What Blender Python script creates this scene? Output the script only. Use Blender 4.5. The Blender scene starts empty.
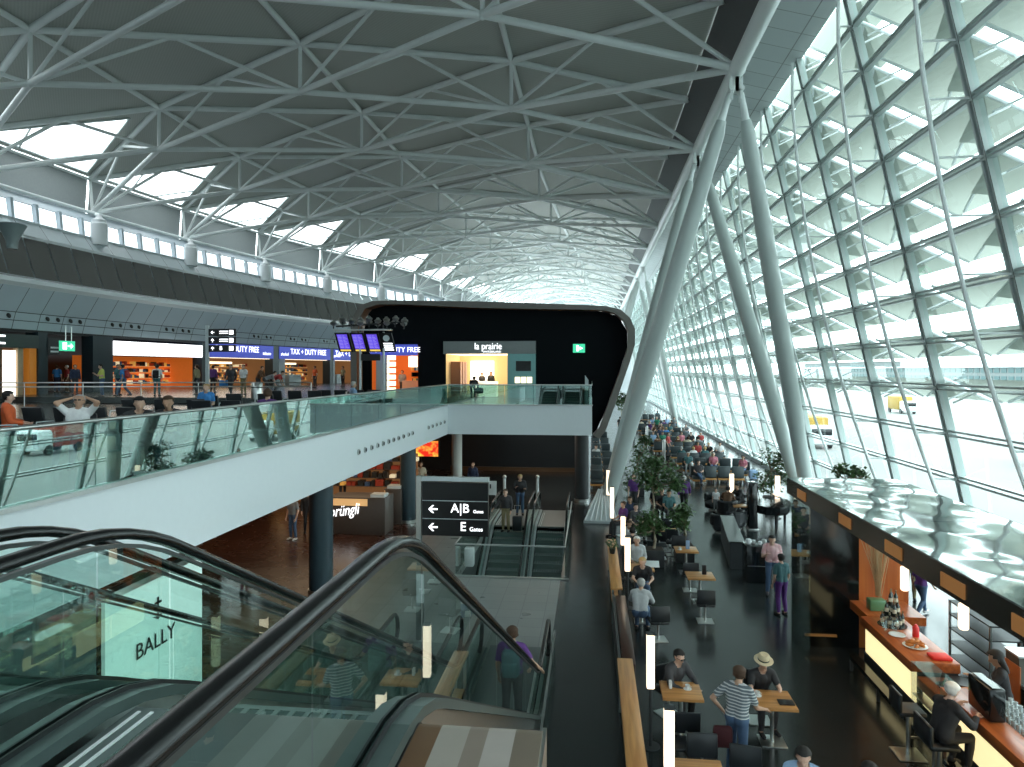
import bpy, bmesh, math, random
import numpy as np
from mathutils import Vector, Matrix
random.seed(7)
C = bpy.context.scene.collection
PI = math.pi
F = 700.0; YAW = math.atan(80/700); c_, s_ = math.cos(YAW), math.sin(YAW)
LOW = -6.4      # lower floor
UP = -1.75      # upper floor
def P(px, py, X=None, Y=None, Z=None):
    r = (px-512)/F; o = (370-py)/F
    dx, dy, dz = r*c_-s_, r*s_+c_, o
    t = X/dx if X is not None else (Y/dy if Y is not None else Z/dz)
    return Vector((dx*t, dy*t, dz*t))
def W(y):       # left wall distance from the camera axis
    return 32.0 - (0.0036*(y-35)**2 if y > 35 else 0) if y < 88 else 21.9-0.15*(y-88)
def wall_at(px):
    lo, hi = 5.0, 130.0
    for _ in range(50):
        m = (lo+hi)/2
        X = -W(m); zc = -X*s_+m*c_; q = 512+F*(X*c_+m*s_)/zc
        if q < px: lo = m
        else: hi = m
    return Vector((-W(lo), lo, 0))
# ---------------------------------------------------------------- materials
def nt(name):
    m = bpy.data.materials.new(name); m.use_nodes = True
    n = m.node_tree.nodes; l = m.node_tree.links
    return m, n, l, n['Principled BSDF']
def pbr(name, col, rough=.5, metal=0, vary=.08, scale=8, bump=0, spec=None, emis=None, estr=0, alpha=None, coat=0):
    m, n, l, b = nt(name)
    b.inputs['Roughness'].default_value = rough; b.inputs['Metallic'].default_value = metal
    if spec is not None: b.inputs['Specular IOR Level'].default_value = spec
    if coat: b.inputs['Coat Weight'].default_value = coat
    tc = n.new('ShaderNodeTexCoord'); no = n.new('ShaderNodeTexNoise'); no.inputs['Scale'].default_value = scale
    l.new(tc.outputs['Object'], no.inputs['Vector'])
    mx = n.new('ShaderNodeMix'); mx.data_type = 'RGBA'
    mx.inputs[6].default_value = (*[max(0, x*(1-vary)) for x in col], 1); mx.inputs[7].default_value = (*[min(1, x*(1+vary)) for x in col], 1)
    l.new(no.outputs['Fac'], mx.inputs[0]); l.new(mx.outputs[2], b.inputs['Base Color'])
    if bump:
        bp = n.new('ShaderNodeBump'); bp.inputs['Strength'].default_value = bump
        l.new(no.outputs['Fac'], bp.inputs['Height']); l.new(bp.outputs[0], b.inputs['Normal'])
    if emis: b.inputs['Emission Color'].default_value = (*emis, 1); b.inputs['Emission Strength'].default_value = estr
    return m
def tiles(name, c1, c2, mortar, sx, sy, rough=.3, gap=.01, spec=.5, off=.0):
    m, n, l, b = nt(name)
    tc = n.new('ShaderNodeTexCoord'); br = n.new('ShaderNodeTexBrick'); br.offset = off
    br.inputs['Scale'].default_value = 1; br.inputs['Brick Width'].default_value = sx; br.inputs['Row Height'].default_value = sy
    br.inputs['Mortar Size'].default_value = gap; br.inputs['Color1'].default_value = (*c1, 1); br.inputs['Color2'].default_value = (*c2, 1); br.inputs['Mortar'].default_value = (*mortar, 1)
    l.new(tc.outputs['Object'], br.inputs['Vector']); l.new(br.outputs['Color'], b.inputs['Base Color'])
    no = n.new('ShaderNodeTexNoise'); no.inputs['Scale'].default_value = 1.5; l.new(tc.outputs['Object'], no.inputs['Vector'])
    mr = n.new('ShaderNodeMapRange'); mr.inputs[3].default_value = rough*.7; mr.inputs[4].default_value = rough*1.4
    l.new(no.outputs['Fac'], mr.inputs[0]); l.new(mr.outputs[0], b.inputs['Roughness'])
    b.inputs['Specular IOR Level'].default_value = spec
    return m
def wood(name, c1, c2, axis=1, rough=.35, sc=1.0):
    m, n, l, b = nt(name)
    tc = n.new('ShaderNodeTexCoord'); mp = n.new('ShaderNodeMapping'); s = [14*sc]*3; s[axis] = .8*sc
    mp.inputs['Scale'].default_value = s; no = n.new('ShaderNodeTexNoise'); no.inputs['Scale'].default_value = 1; no.inputs['Detail'].default_value = 5
    l.new(tc.outputs['Object'], mp.inputs['Vector']); l.new(mp.outputs[0], no.inputs['Vector'])
    cr = n.new('ShaderNodeValToRGB'); cr.color_ramp.elements[0].position = .35; cr.color_ramp.elements[1].position = .65
    cr.color_ramp.elements[0].color = (*c1, 1); cr.color_ramp.elements[1].color = (*c2, 1)
    l.new(no.outputs['Fac'], cr.inputs[0]); l.new(cr.outputs[0], b.inputs['Base Color']); b.inputs['Roughness'].default_value = rough
    return m
def glass(name, tint=(.8, .92, .9), refl=.06, rough=0.0, boost=1.0):
    m = bpy.data.materials.new(name); m.use_nodes = True; n = m.node_tree.nodes; l = m.node_tree.links; n.clear()
    o = n.new('ShaderNodeOutputMaterial'); mx = n.new('ShaderNodeMixShader'); t = n.new('ShaderNodeBsdfTransparent'); g = n.new('ShaderNodeBsdfGlossy')
    t.inputs[0].default_value = (*tint, 1); g.inputs['Roughness'].default_value = rough; g.inputs[0].default_value = (.88, 1, .97, 1)
    fr = n.new('ShaderNodeLayerWeight'); fr.inputs['Blend'].default_value = .5; pw = n.new('ShaderNodeMath'); pw.operation = 'POWER'; pw.inputs[1].default_value = 4
    ad = n.new('ShaderNodeMath'); ad.operation = 'MULTIPLY_ADD'; ad.inputs[1].default_value = boost; ad.inputs[2].default_value = refl; ad.use_clamp = True
    l.new(fr.outputs['Facing'], pw.inputs[0]); l.new(pw.outputs[0], ad.inputs[0]); l.new(ad.outputs[0], mx.inputs[0]); l.new(t.outputs[0], mx.inputs[1]); l.new(g.outputs[0], mx.inputs[2]); l.new(mx.outputs[0], o.inputs[0])
    return m
def emit(name, col, st):
    return pbr(name, col, .5, emis=col, estr=st, vary=.02)
M = {}
M['steel'] = pbr('white_painted_steel', (.80, .86, .85), .35, 0, .04, 2)
M['colsteel'] = pbr('pale_green_steel', (.50, .57, .555), .3, 0, .03, 2)
M['mull'] = pbr('mullion_paint', (.47, .54, .53), .35, .1, .05, 3)
M['brush'] = pbr('brushed_steel', (.55, .57, .56), .28, 1, .08, 30)
M['black'] = pbr('matt_black', (.012, .013, .014), .45)
M['blackgloss'] = pbr('gloss_black', (.006, .008, .009), .12)
M['rubber'] = pbr('black_rubber_rail', (.004, .004, .0045), .22, spec=.45)
M['charcoal'] = pbr('charcoal', (.03, .035, .038), .5)
M['leather'] = pbr('black_leather', (.012, .015, .018), .38, bump=.1, scale=30)
M['white'] = pbr('white_paint', (.72, .76, .77), .45, vary=.03)
M['fascia'] = pbr('fascia_white', (.74, .80, .83), .4, vary=.02)
M['bluegrey'] = pbr('blue_grey_panel', (.50, .58, .63), .45, vary=.04, scale=1)
M['palegrey'] = pbr('pale_grey_panel', (.52, .58, .60), .4, vary=.04, scale=1)
M['tealdark'] = pbr('dark_teal_cladding', (.018, .035, .045), .35)
M['colteal'] = pbr('slate_column_paint', (.03, .055, .07), .3)
M['glassrail'] = glass('balustrade_glass', (.50, .70, .66), .20, boost=.8)
M['glassesc'] = glass('escalator_glass', (.76, .90, .86), .10, boost=.7)
M['glassfac'] = glass('facade_glass', (.86, .96, .94), .04, boost=.4)
M['glassclear'] = glass('clear_glass', (.93, .96, .95), .05)
M['oak'] = wood('honey_wood', (.42, .19, .055), (.62, .32, .11), 1)
M['oakx'] = wood('honey_wood_cross', (.42, .19, .055), (.62, .32, .11), 0)
M['cherry'] = wood('red_wood', (.33, .075, .02), (.50, .14, .035), 1, .28)
M['cherryv'] = wood('red_wood_panel', (.36, .085, .02), (.52, .15, .035), 2, .3, .5)
M['tube'] = emit('lamp_tube', (1, .80, .60), 1.35)
M['tubehot'] = emit('lamp_tube_warm', (1, .80, .58), 5)
M['whitelit'] = emit('white_lightbox', (.95, .97, 1), 1.6)
M['warmlit'] = emit('warm_lightbox', (1, .82, .55), 1.7)
M['floor_dark'] = tiles('dark_stone_floor', (.016, .021, .022), (.021, .026, .0275), (.010, .013, .0135), .62, .31, .2)
M['floor_light'] = tiles('grey_stone_floor', (.26, .275, .27), (.29, .305, .295), (.19, .20, .20), .62, .62, .3)
M['floor_brown'] = tiles('brown_wood_floor', (.055, .022, .014), (.07, .028, .018), (.03, .013, .009), 1.4, .14, .25, .004, off=.5)
M['floor_up'] = pbr('upper_stone_floor', (.075, .085, .085), .22, vary=.1, scale=.6)
# ---------------------------------------------------------------- mesh builder
class MB:
    def __init__(s): s.v = []; s.f = []; s.m = []
    def add(s, vs, fs, mi=0):
        o = len(s.v); s.v += [tuple(v) for v in vs]; s.f += [tuple(i+o for i in f) for f in fs]; s.m += [mi]*len(fs); return s
    def box(s, c, d, rz=0, mi=0, rx=0, ry=0):
        hx, hy, hz = d[0]/2, d[1]/2, d[2]/2
        R = Matrix.Rotation(rz, 3, 'Z') @ Matrix.Rotation(ry, 3, 'Y') @ Matrix.Rotation(rx, 3, 'X'); c = Vector(c)
        vs = [c+R@Vector((x*hx, y*hy, z*hz)) for x in (-1, 1) for y in (-1, 1) for z in (-1, 1)]
        return s.add(vs, [(0, 1, 3, 2), (4, 6, 7, 5), (0, 4, 5, 1), (2, 3, 7, 6), (0, 2, 6, 4), (1, 5, 7, 3)], mi)
    def bb(s, x0, x1, y0, y1, z0, z1, mi=0): return s.box(((x0+x1)/2, (y0+y1)/2, (z0+z1)/2), (abs(x1-x0), abs(y1-y0), abs(z1-z0)), 0, mi)
    def rbox(s, c, d, r=.02, rz=0, mi=0, rx=0):
        bm = bmesh.new(); bmesh.ops.create_cube(bm, size=1)
        for v in bm.verts: v.co = Vector((v.co.x*d[0], v.co.y*d[1], v.co.z*d[2]))
        bmesh.ops.bevel(bm, geom=bm.edges[:], offset=min(r, min(d)*.45), segments=2, affect='EDGES', profile=.5)
        R = Matrix.Rotation(rz, 3, 'Z') @ Matrix.Rotation(rx, 3, 'X'); c = Vector(c); bm.verts.index_update()
        s.add([c+R@v.co for v in bm.verts], [[v.index for v in f.verts] for f in bm.faces], mi); bm.free(); return s
    def tube(s, p0, p1, r0, r1=None, n=10, mi=0, cap=True):
        p0, p1 = Vector(p0), Vector(p1); r1 = r0 if r1 is None else r1
        a = (p1-p0)
        if a.length < 1e-6: return s
        q = a.to_track_quat('Z', 'Y'); vs = []
        for p, r in ((p0, r0), (p1, r1)):
            for i in range(n):
                t = 2*PI*i/n; vs.append(p+q@Vector((r*math.cos(t), r*math.sin(t), 0)))
        fs = [(i, (i+1) % n, n+(i+1) % n, n+i) for i in range(n)]
        if cap: fs += [tuple(reversed(range(n))), tuple(range(n, 2*n))]
        return s.add(vs, fs, mi)
    def path(s, pts, r, n=8, mi=0):   # tube through points; r number or list
        pts = [Vector(p) for p in pts]; vs = []
        for k, p in enumerate(pts):
            a = (pts[min(k+1, len(pts)-1)]-pts[max(k-1, 0)]); q = a.to_track_quat('Z', 'Y'); rr = r[k] if isinstance(r, (list, tuple)) else r
            for i in range(n): t = 2*PI*i/n; vs.append(p+q@Vector((rr*math.cos(t), rr*math.sin(t), 0)))
        fs = [(k*n+i, k*n+(i+1) % n, (k+1)*n+(i+1) % n, (k+1)*n+i) for k in range(len(pts)-1) for i in range(n)]
        fs += [tuple(reversed(range(n))), tuple(range((len(pts)-1)*n, len(pts)*n))]
        return s.add(vs, fs, mi)
    def lathe(s, c, prof, n=16, mi=0):   # prof: (r, z)
        c = Vector(c); vs = [c+Vector((r*math.cos(2*PI*i/n), r*math.sin(2*PI*i/n), z)) for r, z in prof for i in range(n)]
        fs = [(k*n+i, k*n+(i+1) % n, (k+1)*n+(i+1) % n, (k+1)*n+i) for k in range(len(prof)-1) for i in range(n)]
        fs += [tuple(reversed(range(n))), tuple(range((len(prof)-1)*n, len(prof)*n))]
        return s.add(vs, fs, mi)
    def ball(s, c, r, n=10, mi=0):
        r = (r, r, r) if not isinstance(r, (tuple, list)) else r; c = Vector(c); h = n//2+1; vs = []
        for k in range(1, h):
            t = PI*k/h
            for i in range(n): a = 2*PI*i/n; vs.append(c+Vector((r[0]*math.sin(t)*math.cos(a), r[1]*math.sin(t)*math.sin(a), r[2]*math.cos(t))))
        fs = [(k*n+i, (k+1)*n+i, (k+1)*n+(i+1) % n, k*n+(i+1) % n) for k in range(h-2) for i in range(n)]
        T = len(vs); vs += [c+Vector((0, 0, r[2])), c-Vector((0, 0, r[2]))]
        fs += [(T, i, (i+1) % n) for i in range(n)]+[(T+1, (h-2)*n+(i+1) % n, (h-2)*n+i) for i in range(n)]
        return s.add(vs, fs, mi)
    def capsule(s, p0, r0, p1, r1, n=10):
        s.tube(p0, p1, r0, r1, n); s.ball(p0, r0, n); s.ball(p1, r1, n); return s
    def quad(s, a, b, c, d, mi=0): return s.add([a, b, c, d], [(0, 1, 2, 3)], mi)
    def prism(s, poly, x0, x1, ax='X', mi=0):   # poly in the other two axes, extruded along ax
        n = len(poly)
        def mk(p, e): return (e, p[0], p[1]) if ax == 'X' else ((p[0], e, p[1]) if ax == 'Y' else (p[0], p[1], e))
        vs = [mk(p, x0) for p in poly]+[mk(p, x1) for p in poly]
        fs = [tuple(range(n)), tuple(reversed(range(n, 2*n)))]+[(i, n+i, n+(i+1) % n, (i+1) % n) for i in range(n)]
        return s.add(vs, fs, mi)
    def ribbon(s, line, x0, x1, th, mi=0):   # slab of thickness th under a (y,z) line, between x0 and x1
        poly = list(line)+[(y, z-th) for y, z in reversed(line)]
        n = len(line)
        vs = [(x0, y, z) for y, z in line]+[(x1, y, z) for y, z in line]+[(x0, y, z-th) for y, z in line]+[(x1, y, z-th) for y, z in line]
        fs = []
        for i in range(n-1):
            fs += [(i, i+1, n+i+1, n+i), (2*n+i, 3*n+i, 3*n+i+1, 2*n+i+1), (i, 2*n+i, 2*n+i+1, i+1), (n+i, n+i+1, 3*n+i+1, 3*n+i)]
        fs += [(0, n, 3*n, 2*n), (n-1, 3*n-1, 4*n-1, 2*n-1)]
        return s.add(vs, fs, mi)
    def mesh(s, name, mats=(), off=(0, 0, 0), smooth=None):
        me = bpy.data.meshes.new(name); ox, oy, oz = off
        me.from_pydata([(x-ox, y-oy, z-oz) for x, y, z in s.v], [], s.f)
        for m in mats: me.materials.append(m)
        if len(mats) > 1: me.polygons.foreach_set('material_index', s.m)
        bm = bmesh.new(); bm.from_mesh(me); bmesh.ops.recalc_face_normals(bm, faces=bm.faces[:]); bm.to_mesh(me); bm.free()
        if smooth:
            me.polygons.foreach_set('use_smooth', [True]*len(me.polygons))
            try: me.set_sharp_from_angle(angle=math.radians(smooth))
            except Exception: pass
        me.update(); return me
    def build(s, name, mat, parent=None, smooth=40, world=True):
        mats = mat if isinstance(mat, (list, tuple)) else (mat,)
        off = parent_world(parent) if (parent is not None and world) else (0, 0, 0)
        o = bpy.data.objects.new(name, s.mesh(name, mats, off, smooth)); C.objects.link(o)
        if parent is not None: o.parent = parent
        return o
def parent_world(p):
    v = Vector((0, 0, 0))
    while p is not None: v += p.location; p = p.parent
    return v
def tag(o, label=None, cat=None, group=None, kind=None):
    if label: o['label'] = label
    if cat: o['category'] = cat
    if group: o['group'] = group
    if kind: o['kind'] = kind
    return o
def thing(name, label, cat, loc=(0, 0, 0), rz=0, group=None, kind=None):
    o = bpy.data.objects.new(name, None); C.objects.link(o); o.empty_display_size = .2
    o.location = loc; o.rotation_euler = (0, 0, rz); return tag(o, label, cat, group, kind)
def struct(name, mb, mat, parent=None, smooth=None):
    o = mb.build(name, mat, parent, smooth)
    if parent is None: o['kind'] = 'structure'
    return o
def copy_tree(o, parent=None):
    c = o.copy(); C.objects.link(c)
    if parent is not None: c.parent = parent
    for ch in [k for k in o.children]: copy_tree(ch, c)
    return c
def text(name, body, size, mat, loc, rot, parent, align='CENTER', ext=.004, xs=1.0, world=True, shear=0):
    cu = bpy.data.curves.new(name, 'FONT'); cu.body = body; cu.size = size; cu.align_x = align; cu.align_y = 'CENTER'; cu.extrude = ext; cu.shear = shear
    cu.resolution_u = 3
    t = bpy.data.objects.new(name+'_tmp', cu); C.objects.link(t)
    dg = bpy.context.evaluated_depsgraph_get(); me = bpy.data.meshes.new_from_object(t.evaluated_get(dg))
    bpy.data.objects.remove(t); bpy.data.curves.remove(cu)
    me.materials.clear(); me.materials.append(mat)
    me.transform(Matrix.Diagonal((xs, 1, 1, 1)))
    o = bpy.data.objects.new(name, me); C.objects.link(o); o.rotation_euler = rot
    o.location = Vector(loc)-(parent_world(parent) if parent is not None and world else Vector((0, 0, 0)))
    if parent is not None: o.parent = parent
    return o
ORD = ['first', 'second', 'third', 'fourth', 'fifth', 'sixth', 'seventh', 'eighth', 'ninth', 'tenth', 'eleventh', 'twelfth', 'thirteenth', 'fourteenth', 'fifteenth', 'sixteenth', 'seventeenth', 'eighteenth', 'nineteenth', 'twentieth', 'twenty-first', 'twenty-second', 'twenty-third', 'twenty-fourth', 'twenty-fifth', 'twenty-sixth', 'twenty-seventh', 'twenty-eighth', 'twenty-ninth', 'thirtieth', 'thirty-first', 'thirty-second', 'thirty-third']
# ---------------------------------------------------------------- camera, world
cam = bpy.data.cameras.new('camera'); co = bpy.data.objects.new('camera', cam); C.objects.link(co)
co.rotation_euler = (PI/2, 0, YAW); cam.sensor_width = 36; cam.lens = F/1024*36; cam.shift_y = -13.5/1024; cam.clip_start = .05; cam.clip_end = 2000
bpy.context.scene.camera = co
w = bpy.data.worlds.new('overcast'); bpy.context.scene.world = w; w.use_nodes = True
n = w.node_tree.nodes; l = w.node_tree.links; bg = n['Background']
tc = n.new('ShaderNodeTexCoord'); sp = n.new('ShaderNodeSeparateXYZ'); cr = n.new('ShaderNodeValToRGB')
cr.color_ramp.elements[0].position = .45; cr.color_ramp.elements[0].color = (.62, .72, .74, 1)
cr.color_ramp.elements[1].position = .75; cr.color_ramp.elements[1].color = (.86, .95, .99, 1)
mr = n.new('ShaderNodeMapRange'); mr.inputs[1].default_value = -1; mr.inputs[2].default_value = 1
l.new(tc.outputs['Generated'], sp.inputs[0]); l.new(sp.outputs[2], mr.inputs[0]); l.new(mr.outputs[0], cr.inputs[0]); l.new(cr.outputs[0], bg.inputs[0]); bg.inputs[1].default_value = 5.6
sc = bpy.context.scene
sc.view_settings.view_transform = 'Standard'; sc.view_settings.look = 'None'; sc.view_settings.exposure = .38; sc.view_settings.gamma = 1
sc.cycles.max_bounces = 7; sc.cycles.diffuse_bounces = 3; sc.cycles.glossy_bounces = 4; sc.cycles.transparent_max_bounces = 24; sc.cycles.use_denoising = True
sc.cycles.sample_clamp_indirect = 6; sc.cycles.caustics_reflective = False; sc.cycles.caustics_refractive = False
def area(name, loc, size, power, col=(1, 1, 1), rot=(0, 0, 0), sy=None):
    d = bpy.data.lights.new(name, 'AREA'); d.energy = power; d.color = col; d.shape = 'RECTANGLE'; d.size = size; d.size_y = sy or size
    o = bpy.data.objects.new(name, d); C.objects.link(o); o.location = loc; o.rotation_euler = rot; return o
# ================================================================ FLOORS
def floor(x0, x1, y0, y1, z, mat, th=.3, name='floor'):
    return struct(name, MB().bb(x0, x1, y0, y1, z-th, z), mat)
FX = lambda z: 10.15-.22*z     # facade inner plane
floor(-.95, 11.7, -4, 155, LOW, M['floor_dark'])
floor(-6.85, -.95, -4, 21.45, LOW, M['floor_light'])
floor(-6.85, -4.25, 21.45, 28.9, LOW, M['floor_light'])
floor(-6.85, -.95, 28.9, 45, LOW, M['floor_dark'])
floor(-34, -6.85, -4, 60, LOW, M['floor_brown'])
floor(-40, -6.95, -6, 120, UP, M['floor_up'], .4)
floor(-6.95, -.1, 33.0, 43.9, UP, M['floor_up'], .4)
# pit the far escalators run down into
pit = MB(); pit.bb(-4.4, -4.25, 18, 28.9, -12, LOW-.3); pit.bb(-.95, -.8, 18, 28.9, -12, LOW-.3); pit.bb(-4.4, -.8, 17.8, 18, -12, LOW-.3); pit.bb(-4.4, -.8, 17.8, 29, -12.2, -12); pit.bb(-4.4, -.8, 28.9, 29, -12, LOW-.3)
struct('wall_pit', pit, M['charcoal'])
# ================================================================ FACADE (window_1)
win = thing('window_1', None, None, (10.15, 27, 0), kind='structure')
YS = [27.0+4.865*k for k in range(-6, 27)]
ZT = 11.5
TZ = [.85+1.36*k for k in range(-5, 8)]
TZ = [z for z in TZ if z < ZT-.4]
fx = lambda z, d=0: FX(z)+d
sl = math.atan(.22)
for i, y in enumerate(YS):
    mb = MB(); n_ = 4
    for dy, wd in ((-.09, .07), (.09, .07)):
        mb.add([(fx(LOW)-.12, y+dy-wd/2, LOW), (fx(LOW)-.12, y+dy+wd/2, LOW), (fx(LOW)+.12, y+dy+wd/2, LOW), (fx(LOW)+.12, y+dy-wd/2, LOW),
                (fx(ZT)-.12, y+dy-wd/2, ZT), (fx(ZT)-.12, y+dy+wd/2, ZT), (fx(ZT)+.12, y+dy+wd/2, ZT), (fx(ZT)+.12, y+dy-wd/2, ZT)],
               [(0, 1, 2, 3), (4, 5, 6, 7), (0, 1, 5, 4), (1, 2, 6, 5), (2, 3, 7, 6), (3, 0, 4, 7)])
    mb.add([(fx(LOW)-.02, y-.06, LOW), (fx(LOW)-.02, y+.06, LOW), (fx(ZT)-.02, y+.06, ZT), (fx(ZT)-.02, y-.06, ZT)], [(0, 1, 2, 3)])
    mb.build('mullion', M['mull'], win, None)
    if i < 22:
        gk = MB(); gk.add([(fx(LOW)-.13, y-.15, LOW), (fx(LOW)-.13, y-.125, LOW), (fx(ZT)-.13, y-.125, ZT), (fx(ZT)-.13, y-.15, ZT)], [(0, 1, 2, 3)]); gk.build('gasket', M['black'], win, None)
        # bowed tension rod with its spreader struts
        pts = []
        for k in range(13):
            t = k/12; z = LOW+.1+(ZT-LOW-.2)*t; b = .25+.95*math.sin(PI*t)**.8
            pts.append((fx(z)-b, y, z))
        MB().path(pts, .055, 8).build('tension_rod', M['steel'], win)
        st = MB()
        for z in TZ[1:]:
            t = (z-LOW-.1)/(ZT-LOW-.2); b = .25+.95*math.sin(PI*max(0, t))**.8
            st.tube((fx(z)-.1, y, z), (fx(z)-b, y, z), .03, n=6)
        st.build('spreader_strut', M['steel'], win)
for z in TZ:
    tr = MB()
    for dz in (-.06, .07): tr.bb(fx(z)-.10, fx(z)+.06, YS[0], YS[-1], z+dz-.03, z+dz+.03)
    tr.build('transom', M['mull'], win, None)
MB().bb(fx(LOW)-.3, fx(LOW)+.2, YS[0], YS[-1], LOW, LOW+.25).build('sill', M['mull'], win, None)
pane = MB().quad((fx(LOW), YS[0], LOW), (fx(LOW), YS[-1], LOW), (fx(ZT), YS[-1], ZT), (fx(ZT), YS[0], ZT))
pane.build('pane', M['glassfac'], win, None)
# outside sun-shade fins: white fabric wings with brackets
M['fin'] = pbr('sunshade_fin', (.36, .40, .375), .6, vary=.12, scale=.7)
fm = M['fin'].node_tree; tr_ = fm.nodes.new('ShaderNodeBsdfTranslucent'); tr_.inputs[0].default_value = (.50, .53, .47, 1); mx_ = fm.nodes.new('ShaderNodeMixShader'); mx_.inputs[0].default_value = .28
fm.links.new(fm.nodes['Principled BSDF'].outputs[0], mx_.inputs[1]); fm.links.new(tr_.outputs[0], mx_.inputs[2]); fm.links.new(mx_.outputs[0], fm.nodes['Material Output'].inputs[0])
for zi, z in enumerate(TZ+[ZT+.1]):
    if z < -1.0 or -.2 < z < .2: continue
    fb = MB(); br = MB()
    for y0, y1 in zip(YS[:-1], YS[1:]):
        x = fx(z)+.35; xo = x+1.25; zo = z-.42
        fb.quad((x, y0+.28, z+.25), (x, y1-.28, z+.25), (xo, y1-.28, zo), (xo, y0+.28, zo))
        fb.quad((x, y0+.28, z+.25), (x+.5, (y0+y1)/2, z-.28), (xo, (y0+y1)/2-.2, zo), (xo, y0+.28, zo))
        for yy in (y0+.3, y1-.3):
            br.tube((x-.1, yy, z+.27), (xo, yy, zo), .05, n=6); br.tube((x-.1, yy, z-.45), (x+.6, yy, z-.12), .03, n=6)
        br.tube((x, y0+.3, z+.22), (xo-.1, y1-.8, zo+.02), .045, n=6)
    fb.build('sunshade_fin', M['fin'], win, None); br.build('sunshade_bracket', M['white'], win, None)
# ================================================================ OUTSIDE
M['apron'] = pbr('apron_concrete', (.17, .175, .168), .9, vary=.35, scale=.06)
struct('floor_apron', MB().bb(12.3, 420, -200, 700, -8.2, -8.0), M['apron'])
def outbuilding(x, y0, y1, h, label, mats, k):
    t = thing('terminal_building', label, 'building', (x, (y0+y1)/2, -8))
    MB().bb(x, x+20, y0, y1, -8, -8+h).build('wall', mats[0], t, None)
    wb = MB(); y = y0+2
    while y < y1-4:
        for f_ in range(int(h//3)): wb.bb(x-.15, x, y, y+3.4, -8+1+f_*3, -8+2.7+f_*3)
        y += 4.5
    wb.build('window_band', mats[1], t, None)
    MB().bb(x-.8, x+20.5, y0-.5, y1+.5, -8+h, -8+h+.5).build('roof', M['white'], t, None)
M['bw1'] = pbr('distant_wall', (.16, .18, .18), .8); M['bw2'] = pbr('distant_teal_glass', (.03, .085, .09), .4); M['bw3'] = pbr('distant_yellow', (.32, .20, .03), .7)
outbuilding(150, 60, 520, 9, 'long low pale airport building across the apron with teal windows', (M['bw1'], M['bw2']), 0)
outbuilding(200, 530, 690, 14, 'taller distant airport building beyond the long low one', (M['bw1'], M['bw2']), 1)
def vehicle(x, y, label, body, name='service_truck', L=7):
    t = thing(name, label, 'vehicle', (x, y, -8))
    MB().rbox((x, y+.8, -8+1.9), (2.5, L-2.2, 2.4), .15).build('cargo_box', body, t)
    MB().rbox((x, y-L/2+.9, -8+1.4), (2.3, 1.9, 1.9), .25).build('cab', M['white'], t)
    MB().rbox((x, y-L/2+.35, -8+1.75), (2.0, .9, .7), .1).build('windscreen', M['blackgloss'], t)
    for sx in (-1, 1):
        for yy in (-L/2+1.2, L/2-1): MB().tube((x+sx*1.0, y+yy, -7.52), (x+sx*1.25, y+yy, -7.52), .48, n=14).build('wheel', M['black'], t)
vehicle(57, 137, 'yellow airport service truck far out on the apron, nearest the pale building', M['bw3'])
vehicle(23, 78, 'yellow service truck on the apron close behind the glass wall', M['bw3'], L=9)
vehicle(60, 95, 'white service truck on the apron between the yellow ones', M['white'], L=9)
vehicle(38, 62, 'red baggage tractor and cart on the apron', pbr('cart_red', (.3, .05, .03), .6), L=6, name='baggage_truck')
vehicle(75, 120, 'dark blue airport van out on the apron', pbr('van_blue', (.04, .07, .16), .5), L=6, name='airport_van')
# ================================================================ ROOF
UX = [5.4, -4.2, -15.0, -25.9]; UDY = [0, -.3, -2.0, -7.0]; LZ = [11.3, 13.7, 14.4, 13.3]
def node(k, j):
    yr = 27.0+9.73*(k-1)
    if j < 4:
        ye = yr-12; xe = -(W(max(ye, 5))+2.3); sc_ = (5.4-xe)/(40.0)
        sc_ = min(1, sc_) if yr > 60 else 1.0
        return Vector((5.4+(UX[j]-5.4)*(sc_ if j else 1), yr+UDY[j], LZ[j]))
    ye = yr-11.7-(.3 if k > 4 else 0); return Vector((-(W(ye)+2.4), ye, 10.8))
def unode(k, j):
    v = node(k, j)
    if j == 0: return Vector((4.9, v.y, 13.9))
    if j == 4: return v+Vector((-.2, 0, 2.3))
    return v+Vector((0, 0, 2.5))
K0, K1 = -2, 15
M['deck'] = None
m, n, l, b = nt('perforated_deck')
tc = n.new('ShaderNodeTexCoord'); wv = n.new('ShaderNodeTexWave'); wv.wave_type = 'BANDS'; wv.bands_direction = 'DIAGONAL'; wv.inputs['Scale'].default_value = 3.2; wv.inputs['Distortion'].default_value = 0
l.new(tc.outputs['Object'], wv.inputs['Vector']); mx = n.new('ShaderNodeMix'); mx.data_type = 'RGBA'
mx.inputs[6].default_value = (.46, .485, .45, 1); mx.inputs[7].default_value = (.51, .535, .50, 1); l.new(wv.outputs['Fac'], mx.inputs[0]); l.new(mx.outputs[2], b.inputs['Base Color']); b.inputs['Roughness'].default_value = .7
M['deck'] = m
M['fascia_dark'] = pbr('dark_roof_edge', (.06, .065, .065), .5)
M['skyglass'] = pbr('frosted_skylight', (.9, .95, .97), .5, emis=(.9, .97, 1), estr=2.8)  # frosted pane given emission in place of sky light coming through
dk = MB(); up = Vector((0, 0, .12))
def lerp(a, b_, t): return a+(b_-a)*t
skies = []
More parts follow.
